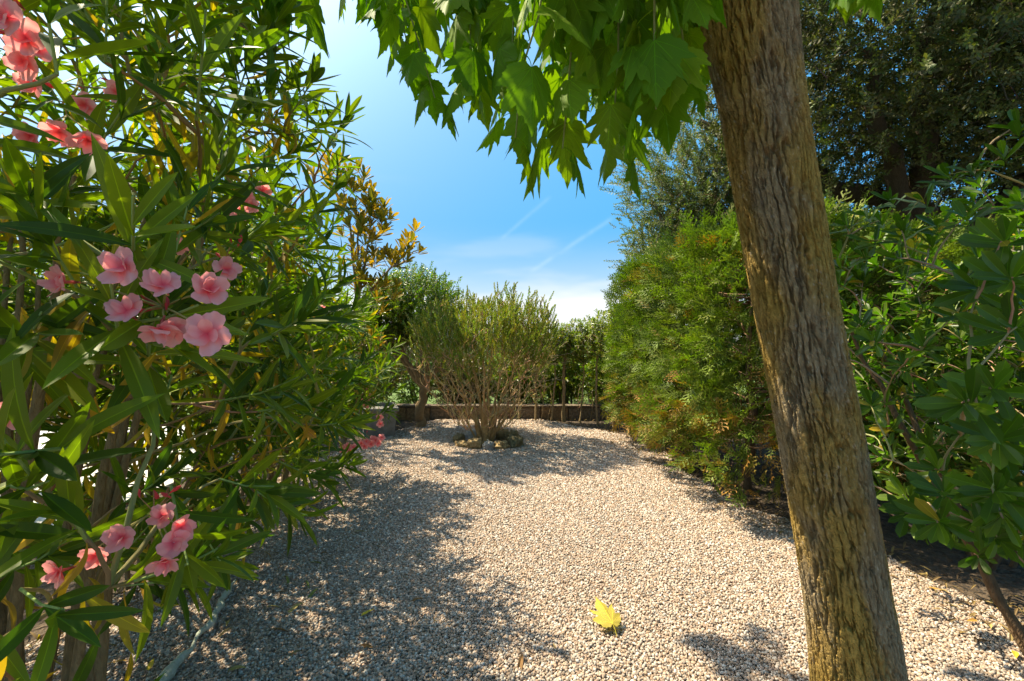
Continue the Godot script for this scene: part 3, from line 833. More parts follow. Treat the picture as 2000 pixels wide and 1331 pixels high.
		for i in count:
			var f := 1.0 - 0.9 * float(i) / count
			var k := clampi(int(f * seg), 0, seg - 1)
			var p := pts[k].lerp(pts[k + 1], f * seg - k)
			if p.y > 2.9 and p.z > -3.0 and rng.randf() < 0.25: continue
			var a := i * 2.6 + rng.randf_range(-0.5, 0.5)
			var o := Vector3(cos(a), 0, sin(a))
			var d := (Vector3.DOWN * rng.randf_range(0.75, 1.5) + o * rng.randf_range(0.25, 0.75)).normalized()
			var face := (o * 0.6 + Vector3.UP * 0.5 + rv(rng) * 0.35).normalized()
			var s := rng.randf_range(0.10, 0.165) * (0.75 if i == 0 else 1.0)
			leaves.append([frame(d, face, s, p + (o * 0.22 + d * 0.30) * s), rng.randi() % 4, rng.randi() % 5])
	meta(part("twigs", mb.build(), M.wood, t), "", "", "", "stuff")
	foliage(t, "leaf", leaves, [M.mul_a, M.mul_b, M.mul_c, M.mul_d], [Color(0.25, 0.48, 0.022), Color(0.29, 0.52, 0.025), Color(0.21, 0.43, 0.02), Color(0.33, 0.54, 0.03), Color(0.37, 0.54, 0.025)], M.mulberry_leaf, 300, rng)

# ---------------------------------------------------------------- the round shrub in the ring of stones
func broom_shrub() -> void:
	var rng := RandomNumberGenerator.new()
	rng.seed = 31
	var root := Vector3(-0.38, 0, -6.44)
	var t := thing("twiggy_shrub", "round shrub with bare tan stems fanning from a ring of stones", "shrub", root)
	var nodes := []
	var wood := Color(0.50, 0.345, 0.16)
	for k in 15:
		var a := TAU * k / 15.0 + rng.randf_range(-0.2, 0.2)
		var b := Vector3(cos(a), 0, sin(a)) * rng.randf_range(0.03, 0.11)
		var o := Vector3(cos(a), 0, sin(a))
		stem(t, rng, b, o * rng.randf_range(0.3, 0.72) + Vector3(0, rng.randf_range(0.85, 1.4), 0), -o * 0.13 + Vector3(0, -0.05, 0), rng.randf_range(0.013, 0.034), 0.007, M.tan_bark, wood, nodes, "stem", 7, 9)
	var bare := []
	for k in 950:
		var h := rng.randf_range(0.25, 1.35)
		var r := minf(0.98, 0.16 + h * 0.95) * sqrt(rng.randf_range(0.1, 1.0))
		var a := rng.randf() * TAU
		bare.append(Vector3(cos(a) * r, h, sin(a) * r))
	var leafy := []
	for k in 1250:
		var a := rng.randf() * TAU
		var r := 1.0 * sqrt(rng.randf())
		var roof := 1.36 + 0.13 * sin(a * 2.0 + 0.7) + 0.09 * sin(a * 5.0) + 0.6 * sqrt(maxf(0.0, 1.0 - pow(r / 1.02, 2)))
		var floor_h := 0.98 + 0.12 * sin(a * 3.0) + 0.25 * (1.0 - r)
		leafy.append(Vector3(cos(a) * r, lerpf(floor_h, roof, pow(rng.randf(), 0.6)) + rng.randf_range(-0.06, 0.14), sin(a) * r))
	sort_tips(bare, Vector3.ZERO)
	sort_tips(leafy, Vector3.ZERO)
	var mb := MB.new()
	twig_up(mb, rng, nodes, bare, 0.009, 0.0032, wood, -0.12, 3, 5)
	var dirs := twig_up(mb, rng, nodes, leafy, 0.008, 0.0026, wood, -0.1, 3, 5)
	for k in 700:
		var q: Vector3 = nodes[rng.randi() % nodes.size()]
		if q.y > 1.35 or q.y < 0.3: continue
		var e := q + (Vector3(q.x, 0.55, q.z).normalized() + rv(rng) * 0.7) * rng.randf_range(0.1, 0.24)
		tube(mb, curve(q, e, q.lerp(e, 0.5) + rv(rng) * 0.02, 3), taper(4, 0.0028, 0.0014), 3, Color(0.46, 0.36, 0.22))
	meta(part("twigs", mb.build(), M.wood, t), "", "", "", "stuff")
	var leaves := []
	for i in leafy.size():
		var p: Vector3 = leafy[i]
		var d := (dirs[i] as Vector3 * 0.5 + Vector3.UP * 0.7 + Vector3(p.x, 0, p.z) * 0.35 + rv(rng) * 0.2).normalized()
		leaves.append([frame(d, rv(rng), rng.randf_range(0.8, 1.35), p - d * 0.05), rng.randi() % 3, rng.randi() % 5])
		if rng.randf() < 0.75:
			leaves.append([frame((d + rv(rng) * 0.5).normalized(), rv(rng), rng.randf_range(0.7, 1.1), p + rv(rng) * 0.09), rng.randi() % 3, rng.randi() % 5])
	for k in 130:
		var q: Vector3 = nodes[rng.randi() % nodes.size()]
		if q.y < 0.45: continue
		leaves.append([frame(Vector3.UP + rv(rng) * 0.6, rv(rng), rng.randf_range(0.4, 0.7), q), rng.randi() % 3, 3 + rng.randi() % 2])
	foliage(t, "sprig", leaves, [M.up_a, M.up_b, M.up_c], [Color(0.36, 0.44, 0.06), Color(0.31, 0.40, 0.06), Color(0.42, 0.48, 0.09), Color(0.48, 0.44, 0.06), Color(0.46, 0.44, 0.15)], M.shrub_leaf, 0, rng)

func stone_mesh(rng: RandomNumberGenerator, r: Vector3, rough: float, lat := 9, lon := 13) -> ArrayMesh:
	var nz := FastNoiseLite.new()
	nz.seed = rng.randi() % 9999
	nz.frequency = 1.0
	nz.fractal_octaves = 3
	var mb := MB.new()
	for i in lat + 1:
		var th := PI * i / lat
		for k in lon:
			var a := TAU * k / lon
			var d := Vector3(sin(th) * cos(a), cos(th), sin(th) * sin(a))
			var box := d / maxf(absf(d.x), maxf(absf(d.y), absf(d.z)))
			var p := d.lerp(box, 0.35) * (1.0 + rough * nz.get_noise_3d(d.x * 1.3, d.y * 1.3, d.z * 1.3) + rough * 0.4 * nz.get_noise_3d(d.x * 4.0, d.y * 4.0 + 7.0, d.z * 4.0))
			var g := 1.0 + 0.35 * nz.get_noise_3d(d.x * 3.0 + 3.0, d.y * 3.0, d.z * 3.0)
			mb.add(p * r, Color(0.8 * g, 0.8 * g, 0.8 * g))
	for i in lat:
		for k in lon:
			var k2 := (k + 1) % lon
			mb.quad(i * lon + k, i * lon + k2, (i + 1) * lon + k2, (i + 1) * lon + k)
	return mb.build()

func stones() -> void:
	var rng := RandomNumberGenerator.new()
	rng.seed = 12
	# x, z, half sizes, colour number, label
	var list := [
		[-0.52, -6.10, Vector3(0.13, 0.10, 0.11), 0, "yellowish ridged stone at the foot of the twiggy shrub, beside the grey stone"],
		[-0.31, -6.02, Vector3(0.085, 0.085, 0.09), 1, "pale grey stone between two yellowish stones around the twiggy shrub"],
		[-0.11, -6.07, Vector3(0.12, 0.075, 0.1), 0, "long yellow stone between the grey stone and the dark mossy stone"],
		[0.08, -6.18, Vector3(0.13, 0.11, 0.12), 2, "dark mossy stone at the end of the ring round the twiggy shrub"],
		[0.03, -6.42, Vector3(0.12, 0.13, 0.11), 2, "upright brown stone behind the dark mossy stone of the ring"],
		[-0.12, -6.60, Vector3(0.11, 0.12, 0.1), 0, "ochre stone at the back of the shrub's stone ring"],
		[-0.72, -6.20, Vector3(0.09, 0.06, 0.1), 0, "low flat ochre stone ending the ring on the oleander side"],
		[-0.78, -6.46, Vector3(0.10, 0.09, 0.1), 2, "brown stone half hidden behind the low flat ochre stone"],
		[-0.60, -6.72, Vector3(0.11, 0.09, 0.1), 1, "grey stone at the back of the ring, behind the shrub's stems"]]
	var cols := [M.stone_yellow, M.stone_grey, M.stone_brown]
	for s in list:
		var o := part("stone", stone_mesh(rng, s[2] * 0.86, 0.5, 14, 20), cols[s[3]], self, Transform3D(Basis(Vector3.UP, rng.randf() * TAU), Vector3(s[0] * 0.92 - 0.03, s[2].y * 0.52, s[1] * 0.96 - 0.25)))
		meta(o, s[4], "stone", "stones ringing the twiggy shrub")

# ---------------------------------------------------------------- trees behind
func evergreen() -> void:
	var rng := RandomNumberGenerator.new()
	rng.seed = 51
	var root := Vector3(4.75, 0, -5.3)
	var t := thing("evergreen_tree", "big dark evergreen tree with black crooked limbs and tiny leaves", "tree", root)
	var nodes := []
	var b := Color(0.10, 0.075, 0.05)
	stem(t, rng, Vector3(0, -0.05, 0), Vector3(0.1, 3.1, -0.2), Vector3(-0.12, 0, 0), 0.32, 0.24, M.dark_bark, b, nodes, "trunk", 14, 14)
	for e in [[2.2, Vector3(-1.9, 3.1, -0.7), 0.13], [1.5, Vector3(-1.5, 2.9, 0.3), 0.12], [2.4, Vector3(-1.1, 4.4, 0.6), 0.14], [2.7, Vector3(0.5, 5.2, -0.4), 0.17], [2.4, Vector3(1.5, 4.2, 0.8), 0.14], [2.6, Vector3(-0.5, 5.4, 0.9), 0.13], [1.3, Vector3(0.9, 3.2, 0.9), 0.10], [2.9, Vector3(-2.0, 4.6, -1.4), 0.13], [1.1, Vector3(-0.75, 2.75, 1.0), 0.085], [1.0, Vector3(-1.9, 2.45, -0.35), 0.085], [2.0, Vector3(-0.7, 3.9, -1.5), 0.1]]:
		stem(t, rng, Vector3(0.05, e[0], -0.1), e[1], Vector3(rng.randf_range(-0.2, 0.2), -0.18, rng.randf_range(-0.2, 0.2)), e[2], e[2] * 0.35, M.dark_bark, b, nodes, "limb", 9, 12)
	var lobes := [[Vector3(-0.3, 5.0, 0.2), Vector3(2.3, 2.0, 2.0), 4.2], [Vector3(1.5, 4.4, 0.3), Vector3(1.7, 1.9, 1.8), 1.8], [Vector3(-0.9, 3.2, -1.7), Vector3(1.6, 1.2, 0.8), 1.4]]
	sprig_crown(t, rng, nodes, lobes, 9600, [M.tiny_a, M.tiny_b], [Color(0.13, 0.165, 0.045), Color(0.18, 0.21, 0.07), Color(0.12, 0.125, 0.04), Color(0.25, 0.27, 0.12)], M.small_leaf, Color(0.13, 0.095, 0.06), 1.15, 1.85, 0.12, func(p: Vector3) -> bool: return p.z < -3.0, 0.16, 0.3, 0.028)

func olive_tree() -> void:
	var rng := RandomNumberGenerator.new()
	rng.seed = 54
	var root := Vector3(2.95, 0, -7.3)
	var t := thing("olive_tree", "soft grey-green olive tree rising over the conifer hedge beside the mulberry trunk", "tree", root)
	var nodes := []
	var b := Color(0.24, 0.2, 0.15)
	stem(t, rng, Vector3(0, -0.03, 0), Vector3(0.1, 2.2, 0.1), Vector3(-0.1, 0, 0), 0.13, 0.09, M.dark_bark, b, nodes, "trunk", 11, 10)
	for e in [Vector3(-0.8, 3.6, 0.3), Vector3(0.3, 4.6, 0.2), Vector3(0.9, 3.9, -0.2), Vector3(-0.4, 4.4, -0.4), Vector3(-0.9, 2.9, 0.1)]:
		stem(t, rng, Vector3(0.08, 2.0, 0.08), e, Vector3(0, 0.1, 0), 0.06, 0.02, M.dark_bark, b, nodes, "limb", 8, 9)
	sprig_crown(t, rng, nodes, [[Vector3(0.05, 3.75, 0.1), Vector3(1.35, 1.55, 1.2), 2.2], [Vector3(-0.2, 2.7, 0.1), Vector3(1.0, 0.8, 0.9), 0.9]], 3000, [M.tiny_a, M.tiny_b], [Color(0.24, 0.31, 0.09), Color(0.31, 0.37, 0.13), Color(0.18, 0.25, 0.07), Color(0.36, 0.40, 0.20)], M.small_leaf, Color(0.2, 0.16, 0.1), 0.9, 1.5, 0.12, null, 0.16, 0.3, 0.02)

func privet_tree() -> void:
	var rng := RandomNumberGenerator.new()
	rng.seed = 52
	var root := Vector3(-1.55, 0, -7.6)
	var t := thing("privet_tree", "small forked tree with a dense round green crown behind the twiggy shrub", "tree", root)
	var nodes := []
	var b := Color(0.30, 0.21, 0.11)
	stem(t, rng, Vector3(0, -0.03, 0), Vector3(0.06, 0.72, 0), Vector3(0.02, 0, 0), 0.085, 0.07, M.tan_bark, b, nodes, "trunk", 11, 8)
	for e in [Vector3(-0.42, 1.65, 0.1), Vector3(0.32, 1.75, 0.1), Vector3(0.0, 1.9, -0.3), Vector3(-0.7, 1.6, -0.3), Vector3(0.6, 1.5, -0.1)]:
		stem(t, rng, Vector3(0.06, 0.68, 0), e, Vector3(0.0, -0.08, 0), 0.05, 0.018, M.tan_bark, b, nodes, "limb", 8, 8)
	sprig_crown(t, rng, nodes, [[Vector3(-0.1, 2.0, 0), Vector3(0.85, 0.66, 0.75), 1.0], [Vector3(-0.5, 1.85, 0.1), Vector3(0.5, 0.6, 0.5), 0.4]], 2300, [M.broad_a, M.broad_b], [Color(0.24, 0.35, 0.03), Color(0.30, 0.40, 0.038), Color(0.16, 0.26, 0.028), Color(0.38, 0.43, 0.045)], M.gloss_leaf, Color(0.26, 0.18, 0.1), 0.75, 1.25, 0.2)
	# dead ivy and dry twigs hanging under the crown
	var mb := MB.new()
	for k in 260:
		var q := Vector3(rng.randf_range(-0.7, 0.45), rng.randf_range(1.15, 1.75), rng.randf_range(-0.3, 0.45))
		var e := q + Vector3(rng.randf_range(-0.12, 0.12), -rng.randf_range(0.15, 0.5), rng.randf_range(-0.1, 0.1))
		tube(mb, curve(q, e, q.lerp(e, 0.4) + rv(rng) * 0.05, 3), taper(4, 0.004, 0.0015), 3, Color(0.32, 0.22, 0.12) * rng.randf_range(0.6, 1.2))
	meta(part("dry_creeper", mb.build(), M.wood, t), "", "", "", "stuff")

func magnolia() -> void:
	var rng := RandomNumberGenerator.new()
	rng.seed = 53
	var root := Vector3(-2.35, 0, -6.3)
	var t := thing("magnolia_tree", "thin tree with bronze yellow upright leaf rosettes rising over the oleanders", "tree", root)
	var nodes := []
	var b := Color(0.27, 0.2, 0.13)
	stem(t, rng, Vector3(0, -0.03, 0), Vector3(0.25, 2.1, 0.05), Vector3(-0.08, 0, 0), 0.05, 0.03, M.tan_bark, b, nodes, "trunk", 9, 12)
	for e in [Vector3(0.05, 3.5, 0.05), Vector3(0.4, 3.1, 0), Vector3(0.8, 2.7, -0.3), Vector3(0.25, 3.2, 0.1)]:
		stem(t, rng, Vector3(0.22, 1.95, 0.04), e, Vector3(0.02, 0.05, 0), 0.022, 0.008, M.tan_bark, b, nodes, "limb", 7, 9)
	var tips := []
	for p in MAGNOLIA_TIPS:
		tips.append(p - root)
		for k in 2:
			if rng.randf() < 0.75: tips.append(p - root + rv(rng) * Vector3(0.2, 0.16, 0.3) - Vector3(0.08, 0.08, 0))
	sort_tips(tips, Vector3(0, 1.2, 0))
	var mb := MB.new()
	var dirs := twig_up(mb, rng, nodes, tips, 0.009, 0.0035, b, -0.1, 5, 5)
	meta(part("twigs", mb.build(), M.wood, t), "", "", "", "stuff")
	var leaves := []
	for i in tips.size():
		var d := (dirs[i] as Vector3 * 0.5 + Vector3.UP * 0.8).normalized()
		var x := d.cross(Vector3(0.3, 0.2, 0.9)).normalized()
		var y := d.cross(x)
		for k in 9:
			var a := k * 2.4 + rng.randf_range(-0.3, 0.3)
			var o := x * cos(a) + y * sin(a)
			var f := k / 9.0
			var dd := (o * lerpf(0.95, 0.4, f) + d * lerpf(0.5, 1.1, f) + rv(rng) * 0.12).normalized()
			leaves.append([frame(dd, d - o * 0.5, rng.randf_range(1.5, 2.1), tips[i] as Vector3 - d * 0.05 * (1.0 - f)), rng.randi() % 2, rng.randi() % 5])
	foliage(t, "leaf", leaves, [M.ob_a, M.ob_b], [Color(0.50, 0.39, 0.045), Color(0.56, 0.43, 0.05), Color(0.40, 0.36, 0.045), Color(0.60, 0.45, 0.06), Color(0.26, 0.3, 0.04)], M.yellow_leaf, 300, rng)

# ---------------------------------------------------------------- gravel and litter
func edge_noise(x: float) -> float:
	return sin(x * 2.3) * 0.07 + sin(x * 5.1 + 1.0) * 0.04 + sin(x * 11.7) * 0.02

func path_left(d: float) -> float:
	return (-2.05 - 0.06 * d if d < 5.2 else lerpf(-2.36, -1.35, pow((d - 5.2) / 3.0, 1.5))) + edge_noise(d)

func path_right(d: float) -> float:
	return (3.45 - 0.345 * d if d < 4.0 else lerpf(2.07, 1.75, (d - 4.0) / 2.8) if d < 6.8 else lerpf(1.75, 0.5, pow((d - 6.8) / 1.4, 1.3))) + edge_noise(d + 3.0)

func gravel() -> void:
	var rng := RandomNumberGenerator.new()
	rng.seed = 5
	var chips := []
	for k in 3:
		chips.append(stone_mesh(rng, Vector3(1.0, 0.72, 0.85), 0.75, 4, 6))
	var holder := Node3D.new()
	holder.name = "gravel"
	add_child(holder)
	meta(holder, "loose beige and pinkish gravel chips covering the garden path", "gravel", "", "stuff")
	var where := [[], [], []]
	var cols := [[], [], []]
	var base := [Color(0.514, 0.409, 0.321), Color(0.575, 0.488, 0.407), Color(0.411, 0.293, 0.202), Color(0.390, 0.335, 0.282), Color(0.534, 0.383, 0.288), Color(0.616, 0.554, 0.481), Color(0.323, 0.247, 0.186), Color(0.431, 0.309, 0.220)]
	var d := 1.25
	while d < 8.25:
		var cell := 0.0096 if d < 3.0 else 0.0096 + (d - 3.0) * 0.0023
		var x0 := maxf(path_left(d), -1.2 * d - 0.1)
		var x1 := minf(path_right(d), 1.2 * d + 0.1)
		var x := x0
		while x < x1:
			var px := x + rng.randf_range(-0.5, 0.5) * cell
			var pd := d + rng.randf_range(-0.5, 0.5) * cell
			var s := cell * rng.randf_range(0.38, 0.92)
			var b := Basis.from_euler(Vector3(rng.randf_range(-0.5, 0.5), rng.randf() * TAU, rng.randf_range(-0.5, 0.5))).scaled(Vector3(s, s, s))
			var m := rng.randi() % 3
			where[m].append(Transform3D(b, Vector3(px, 0.012 + rng.randf_range(-0.004, 0.006) + 0.006 * sin(px * 3.1) * sin(pd * 2.3), -pd)))
			var c: Color = base[rng.randi() % 8]
			var f := rng.randf_range(0.72, 1.2)
			cols[m].append(Color(c.r * f, c.g * f, c.b * f))
			x += cell
		d += cell
	for m in 3: swarm("chips", chips[m], M.chip, where[m], cols[m], holder)

func litter() -> void:
	var rng := RandomNumberGenerator.new()
	rng.seed = 6
	var where := []
	var cols := []
	for k in 2600:
		var d := rng.randf_range(1.6, 8.6)
		var left := rng.randf() < 0.45
		var x := path_left(d) + rng.randfn(0.05, 0.22) if left else path_right(d) - rng.randfn(0.02, 0.18)
		if d > 7.4: x = rng.randf_range(-1.8, 2.0)
		if k % 11 == 0: x = path_left(d) + absf(rng.randfn(0.0, 0.8))
		var l := rng.randf_range(0.25, 0.62)
		where.append(frame(Vector3(rng.randfn(), rng.randf_range(-0.1, 0.12), rng.randfn()).normalized(), Vector3.UP + rv(rng) * 0.4, l, Vector3(x, 0.022 + rng.randf() * 0.012, -d)))
		var c: Color = [Color(0.28, 0.19, 0.09), Color(0.36, 0.25, 0.1), Color(0.18, 0.12, 0.07), Color(0.42, 0.31, 0.12)][rng.randi() % 4]
		cols.append(c)
	var o := swarm("leaf_litter", M.ol_dry, M.litter, where, cols, self)
	meta(o, "dry brown leaf litter strewn along both edges of the gravel", "leaf litter", "", "stuff")

func fallen() -> void:
	var rng := RandomNumberGenerator.new()
	rng.seed = 8
	# the big yellow leaf
	var t := thing("fallen_mulberry_leaf", "large bright yellow mulberry leaf lying alone on the sunlit gravel", "leaf", Vector3(0.50, 0.03, -2.30))
	var m: StandardMaterial3D = M.mulberry_leaf.duplicate()
	m.albedo_color = lin(1.0, 0.80, 0.16)
	var b := Basis(Vector3.RIGHT, -1.16).rotated(Vector3.UP, 0.35).scaled(Vector3.ONE * 0.138)
	var q := part("blade", M.mul_fallen, m, t, Transform3D(b, Vector3(-0.005, 0.026, 0.06)))
	var kinds := {"y": [Color(0.80, 0.58, 0.06), "small bright yellow leaf"], "p": [Color(0.58, 0.47, 0.17), "pale straw-coloured narrow leaf"], "g": [Color(0.36, 0.38, 0.10), "olive green narrow leaf"], "b": [Color(0.36, 0.2, 0.08), "brown curled narrow leaf"], "o": [Color(0.66, 0.36, 0.08), "orange withered leaf"]}
	for f in FALLEN:
		var k: Array = kinds[f[0]]
		var lm: StandardMaterial3D = M.litter.duplicate()
		lm.albedo_color = (k[0] as Color).linear_to_srgb()
		var broad: bool = f[0] == "y" or f[0] == "o"
		var right: bool = f[1] > 0.8
		var o := part("fallen_leaf", M.ob_a if broad else M.ol_dry, lm, self, frame(Vector3(rng.randfn(), 0.05, rng.randfn()).normalized(), Vector3.UP + rv(rng) * 0.35, rng.randf_range(0.6, 0.95), Vector3(f[1], 0.032, f[2])))
		var place: String = "near the mulberry trunk" if right else "shaded by the oleanders"
		meta(o, "%s fallen on the gravel %s" % [k[1], place], "leaf", "%s fallen on the gravel %s" % [(k[1] as String).replace("leaf", "leaves"), place])

# ---------------------------------------------------------------- built things
func box_mesh(mb: MB, lo: Vector3, hi: Vector3, col: Color, bevel := 0.01) -> void:
	# a block with chamfered edges
	var c := (lo + hi) * 0.5
	var h := (hi - lo) * 0.5
	var corner := func(s: Vector3, axis: int) -> Vector3:
		var i := h - Vector3.ONE * bevel
		i[axis] = h[axis]
		return c + s * i
	var id := {}
	for sx in [-1, 1]:
		for sy in [-1, 1]:
			for sz in [-1, 1]:
				for ax in 3:
					id[[sx, sy, sz, ax]] = mb.add(corner.call(Vector3(sx, sy, sz), ax), col)
	var face := func(a: Array) -> void:
		var p: Array = []
		for k in a: p.append(id[k])
		var mid := Vector3.ZERO
		for k in p: mid += mb.v[k] / p.size()
		var nn := (mb.v[p[2]] - mb.v[p[0]]).cross(mb.v[p[1]] - mb.v[p[0]])
		if nn.dot(mid - c) < 0.0: p.reverse()
		for k in range(1, p.size() - 1): mb.tri(p[0], p[k], p[k + 1])
	for s in [-1, 1]:
		face.call([[s, -1, -1, 0], [s, 1, -1, 0], [s, 1, 1, 0], [s, -1, 1, 0]])
		face.call([[-1, s, -1, 1], [1, s, -1, 1], [1, s, 1, 1], [-1, s, 1, 1]])
		face.call([[-1, -1, s, 2], [1, -1, s, 2], [1, 1, s, 2], [-1, 1, s, 2]])
	for a in [-1, 1]:
		for b in [-1, 1]:
			face.call([[-1, a, b, 1], [1, a, b, 1], [1, a, b, 2], [-1, a, b, 2]])
			face.call([[a, -1, b, 0], [a, 1, b, 0], [a, 1, b, 2], [a, -1, b, 2]])
			face.call([[a, b, -1, 0], [a, b, 1, 0], [a, b, 1, 1], [a, b, -1, 1]])
			for e in [-1, 1]:
				face.call([[a, b, e, 0], [a, b, e, 1], [a, b, e, 2]])

func sheet(lo: Vector2, hi: Vector2, y: float, nx := 1, nz := 1, bump := 0.0) -> ArrayMesh:
	var mb := MB.new()
	var nz2 := FastNoiseLite.new()
	nz2.frequency = 0.7
	for j in nz + 1:
		for i in nx + 1:
			var x := lerpf(lo.x, hi.x, float(i) / nx)
			var z := lerpf(lo.y, hi.y, float(j) / nz)
			mb.add(Vector3(x, y + bump * nz2.get_noise_2d(x, z), z), Color.WHITE)
	for j in nz:
		for i in nx:
			var a := j * (nx + 1) + i
			mb.quad(a, a + 1, a + nx + 2, a + nx + 1)
	return mb.build()

func setting() -> void:
	structure("ground", sheet(Vector2(-400, -600), Vector2(400, 60), -0.012), M.earth, "brown garden soil under the shrubs")
	# the bed of the gravel, following its edges
	var mb := MB.new()
	var n := 90
	for i in n + 1:
		var d := lerpf(-1.5, 8.25, float(i) / n)
		for u in [0.0, 0.25, 0.5, 0.75, 1.0]:
			mb.add(Vector3(lerpf(path_left(d), path_right(d), u), 0.0, -d), Color.WHITE)
	for i in n:
		for k in 4:
			mb.quad(i * 5 + k, i * 5 + 5 + k, i * 5 + 6 + k, i * 5 + k + 1)
	structure("gravel_path", mb.build(), M.bed, "pale gravel bed of the garden path")
	structure("lawn", sheet(Vector2(-30, -40), Vector2(30, -8.9), -0.004), M.lawn, "bright lawn beyond the low wall")
	mb = MB.new()
	box_mesh(mb, Vector3(-9.0, -0.02, -7.6), Vector3(-3.4, 0.03, 3.0), Color.WHITE, 0.01)
	structure("terrace_pavement", mb.build(), M.paving, "pale sunlit paving beyond the oleanders")
	mb = MB.new()
	box_mesh(mb, Vector3(5.4, -0.02, -10.0), Vector3(12.0, 0.03, 3.0), Color.WHITE, 0.01)
	structure("driveway_pavement", mb.build(), M.paving, "pale paving beyond the conifers")
	# low wall of rendered blocks at the end of the path
	var w := thing("low_wall", "low brown rendered wall closing the end of the gravel", "wall", Vector3(0, 0, -8.45))
	var x := -3.4
	var rng := RandomNumberGenerator.new()
	rng.seed = 3
	while x < 2.7:
		var l := rng.randf_range(0.42, 0.62)
		mb = MB.new()
		box_mesh(mb, Vector3(x + 0.004, -0.03, -0.09), Vector3(x + l - 0.004, 0.215 + rng.randf_range(-0.006, 0.006), 0.09 + rng.randf_range(-0.008, 0.008)), Color.WHITE, 0.012)
		part("block", mb.build(), M.wall_a if rng.randf() < 0.6 else M.wall_b, w)
		mb = MB.new()
		box_mesh(mb, Vector3(x + 0.002, 0.222, -0.11), Vector3(x + l - 0.002, 0.262 + rng.randf_range(-0.004, 0.004), 0.115), Color.WHITE, 0.008)
		part("coping", mb.build(), M.wall_b, w)
		x += l
	# posts and wires of the fence on the wall
	for p in [[-1.75, "dark green fence post standing behind the forked tree"], [1.02, "dark green fence post standing on the low wall among hedge stems"], [2.6, "dark green fence post hidden behind the conifer hedge end"]]:
		var f := thing("fence_post", p[1], "fence post", Vector3(p[0], 0.0, -8.68), "posts of the wire fence")
		mb = MB.new()
		tube(mb, PackedVector3Array([Vector3(0, -0.02, 0), Vector3(0, 0.6, 0), Vector3(0, 1.25, 0)]), taper(3, 0.02, 0.02), 10, Color(0.018, 0.035, 0.026))
		part("pole", mb.build(), M.paint, f)
		mb = MB.new()
		tube(mb, PackedVector3Array([Vector3(0, 1.245, 0), Vector3(0, 1.262, 0), Vector3(0, 1.275, 0)]), PackedFloat32Array([0.023, 0.022, 0.010]), 10, Color(0.018, 0.035, 0.026))
		part("cap", mb.build(), M.paint, f)
	var fence := thing("wire_fence", "thin green wires strung between the dark fence posts", "fence", Vector3(0, 0, -8.70))
	for k in 6:
		mb = MB.new()
		tube(mb, PackedVector3Array([Vector3(-1.75, 0.3 + k * 0.17, 0), Vector3(0.0, 0.29 + k * 0.17, 0), Vector3(2.6, 0.3 + k * 0.17, 0)]), taper(3, 0.0016, 0.0016), 4, Color(0.03, 0.09, 0.05))
		part("wire", mb.build(), M.paint, fence)
	# the grey planter beside the magnolia
	var pl := thing("planter", "grey rectangular planter with a rim standing at the gravel's edge", "planter", Vector3(-2.06, 0, -7.0))
	pl.rotation.y = 0.35
	mb = MB.new()
	for s in [[0.0, 0.21, 0.27], [0.40, 0.25, 0.31]]:
		for q in [[-1, -1], [1, -1], [1, 1], [-1, 1]]:
			mb.add(Vector3(q[0] * s[1], s[0], q[1] * s[2]), Color.WHITE)
	for k in 4: mb.quad(k, 4 + k, 4 + (k + 1) % 4, (k + 1) % 4)
	mb.quad(4, 7, 6, 5)
	part("body", mb.build(true), M.planter, pl)
	for r in [[Vector3(-0.28, 0.39, 0.29), Vector3(0.28, 0.45, 0.345)], [Vector3(-0.28, 0.39, -0.345), Vector3(0.28, 0.45, -0.29)], [Vector3(-0.28, 0.391, -0.288), Vector3(-0.235, 0.449, 0.288)], [Vector3(0.235, 0.391, -0.288), Vector3(0.28, 0.449, 0.288)]]:
		mb = MB.new()
		box_mesh(mb, r[0], r[1], Color.WHITE, 0.008)
		part("rim", mb.build(), M.planter, pl)
	# the pale weathered root that runs over the gravel
	var st := thing("weathered_root", "pale grey-green weathered root snaking out over the shaded gravel", "root", Vector3(-1.49, 0.03, -2.2))
	mb = MB.new()
	var pts := PackedVector3Array([Vector3(0.06, 0.0, 0.5), Vector3(0.035, 0.008, 0.3), Vector3(0.02, 0.012, 0.2), Vector3(0.025, 0.012, 0.12), Vector3(0.005, 0.018, 0.06), Vector3(-0.01, 0.016, 0.0), Vector3(0.0, 0.02, -0.06), Vector3(-0.035, 0.018, -0.13), Vector3(-0.05, 0.022, -0.2), Vector3(-0.085, 0.018, -0.26), Vector3(-0.09, 0.02, -0.33), Vector3(-0.125, 0.014, -0.41), Vector3(-0.145, 0.004, -0.5)])
	var fine := PackedVector3Array()
	var rad := PackedFloat32Array()
	var rr := [0.027, 0.028, 0.021, 0.008, 0.007, 0.014, 0.019, 0.014, 0.018, 0.012, 0.017, 0.010, 0.003]
	for i in pts.size() - 1:
		for k in 4:
			fine.append(pts[i].cubic_interpolate(pts[i + 1], pts[maxi(i - 1, 0)], pts[mini(i + 2, pts.size() - 1)], k / 4.0) + rv(rng) * 0.003)
			rad.append(lerpf(rr[i], rr[i + 1], k / 4.0) * rng.randf_range(0.85, 1.15))
	tube(mb, fine, rad, 9, Color(0.42, 0.45, 0.38))
	part("wood", mb.build(), M.root, st)

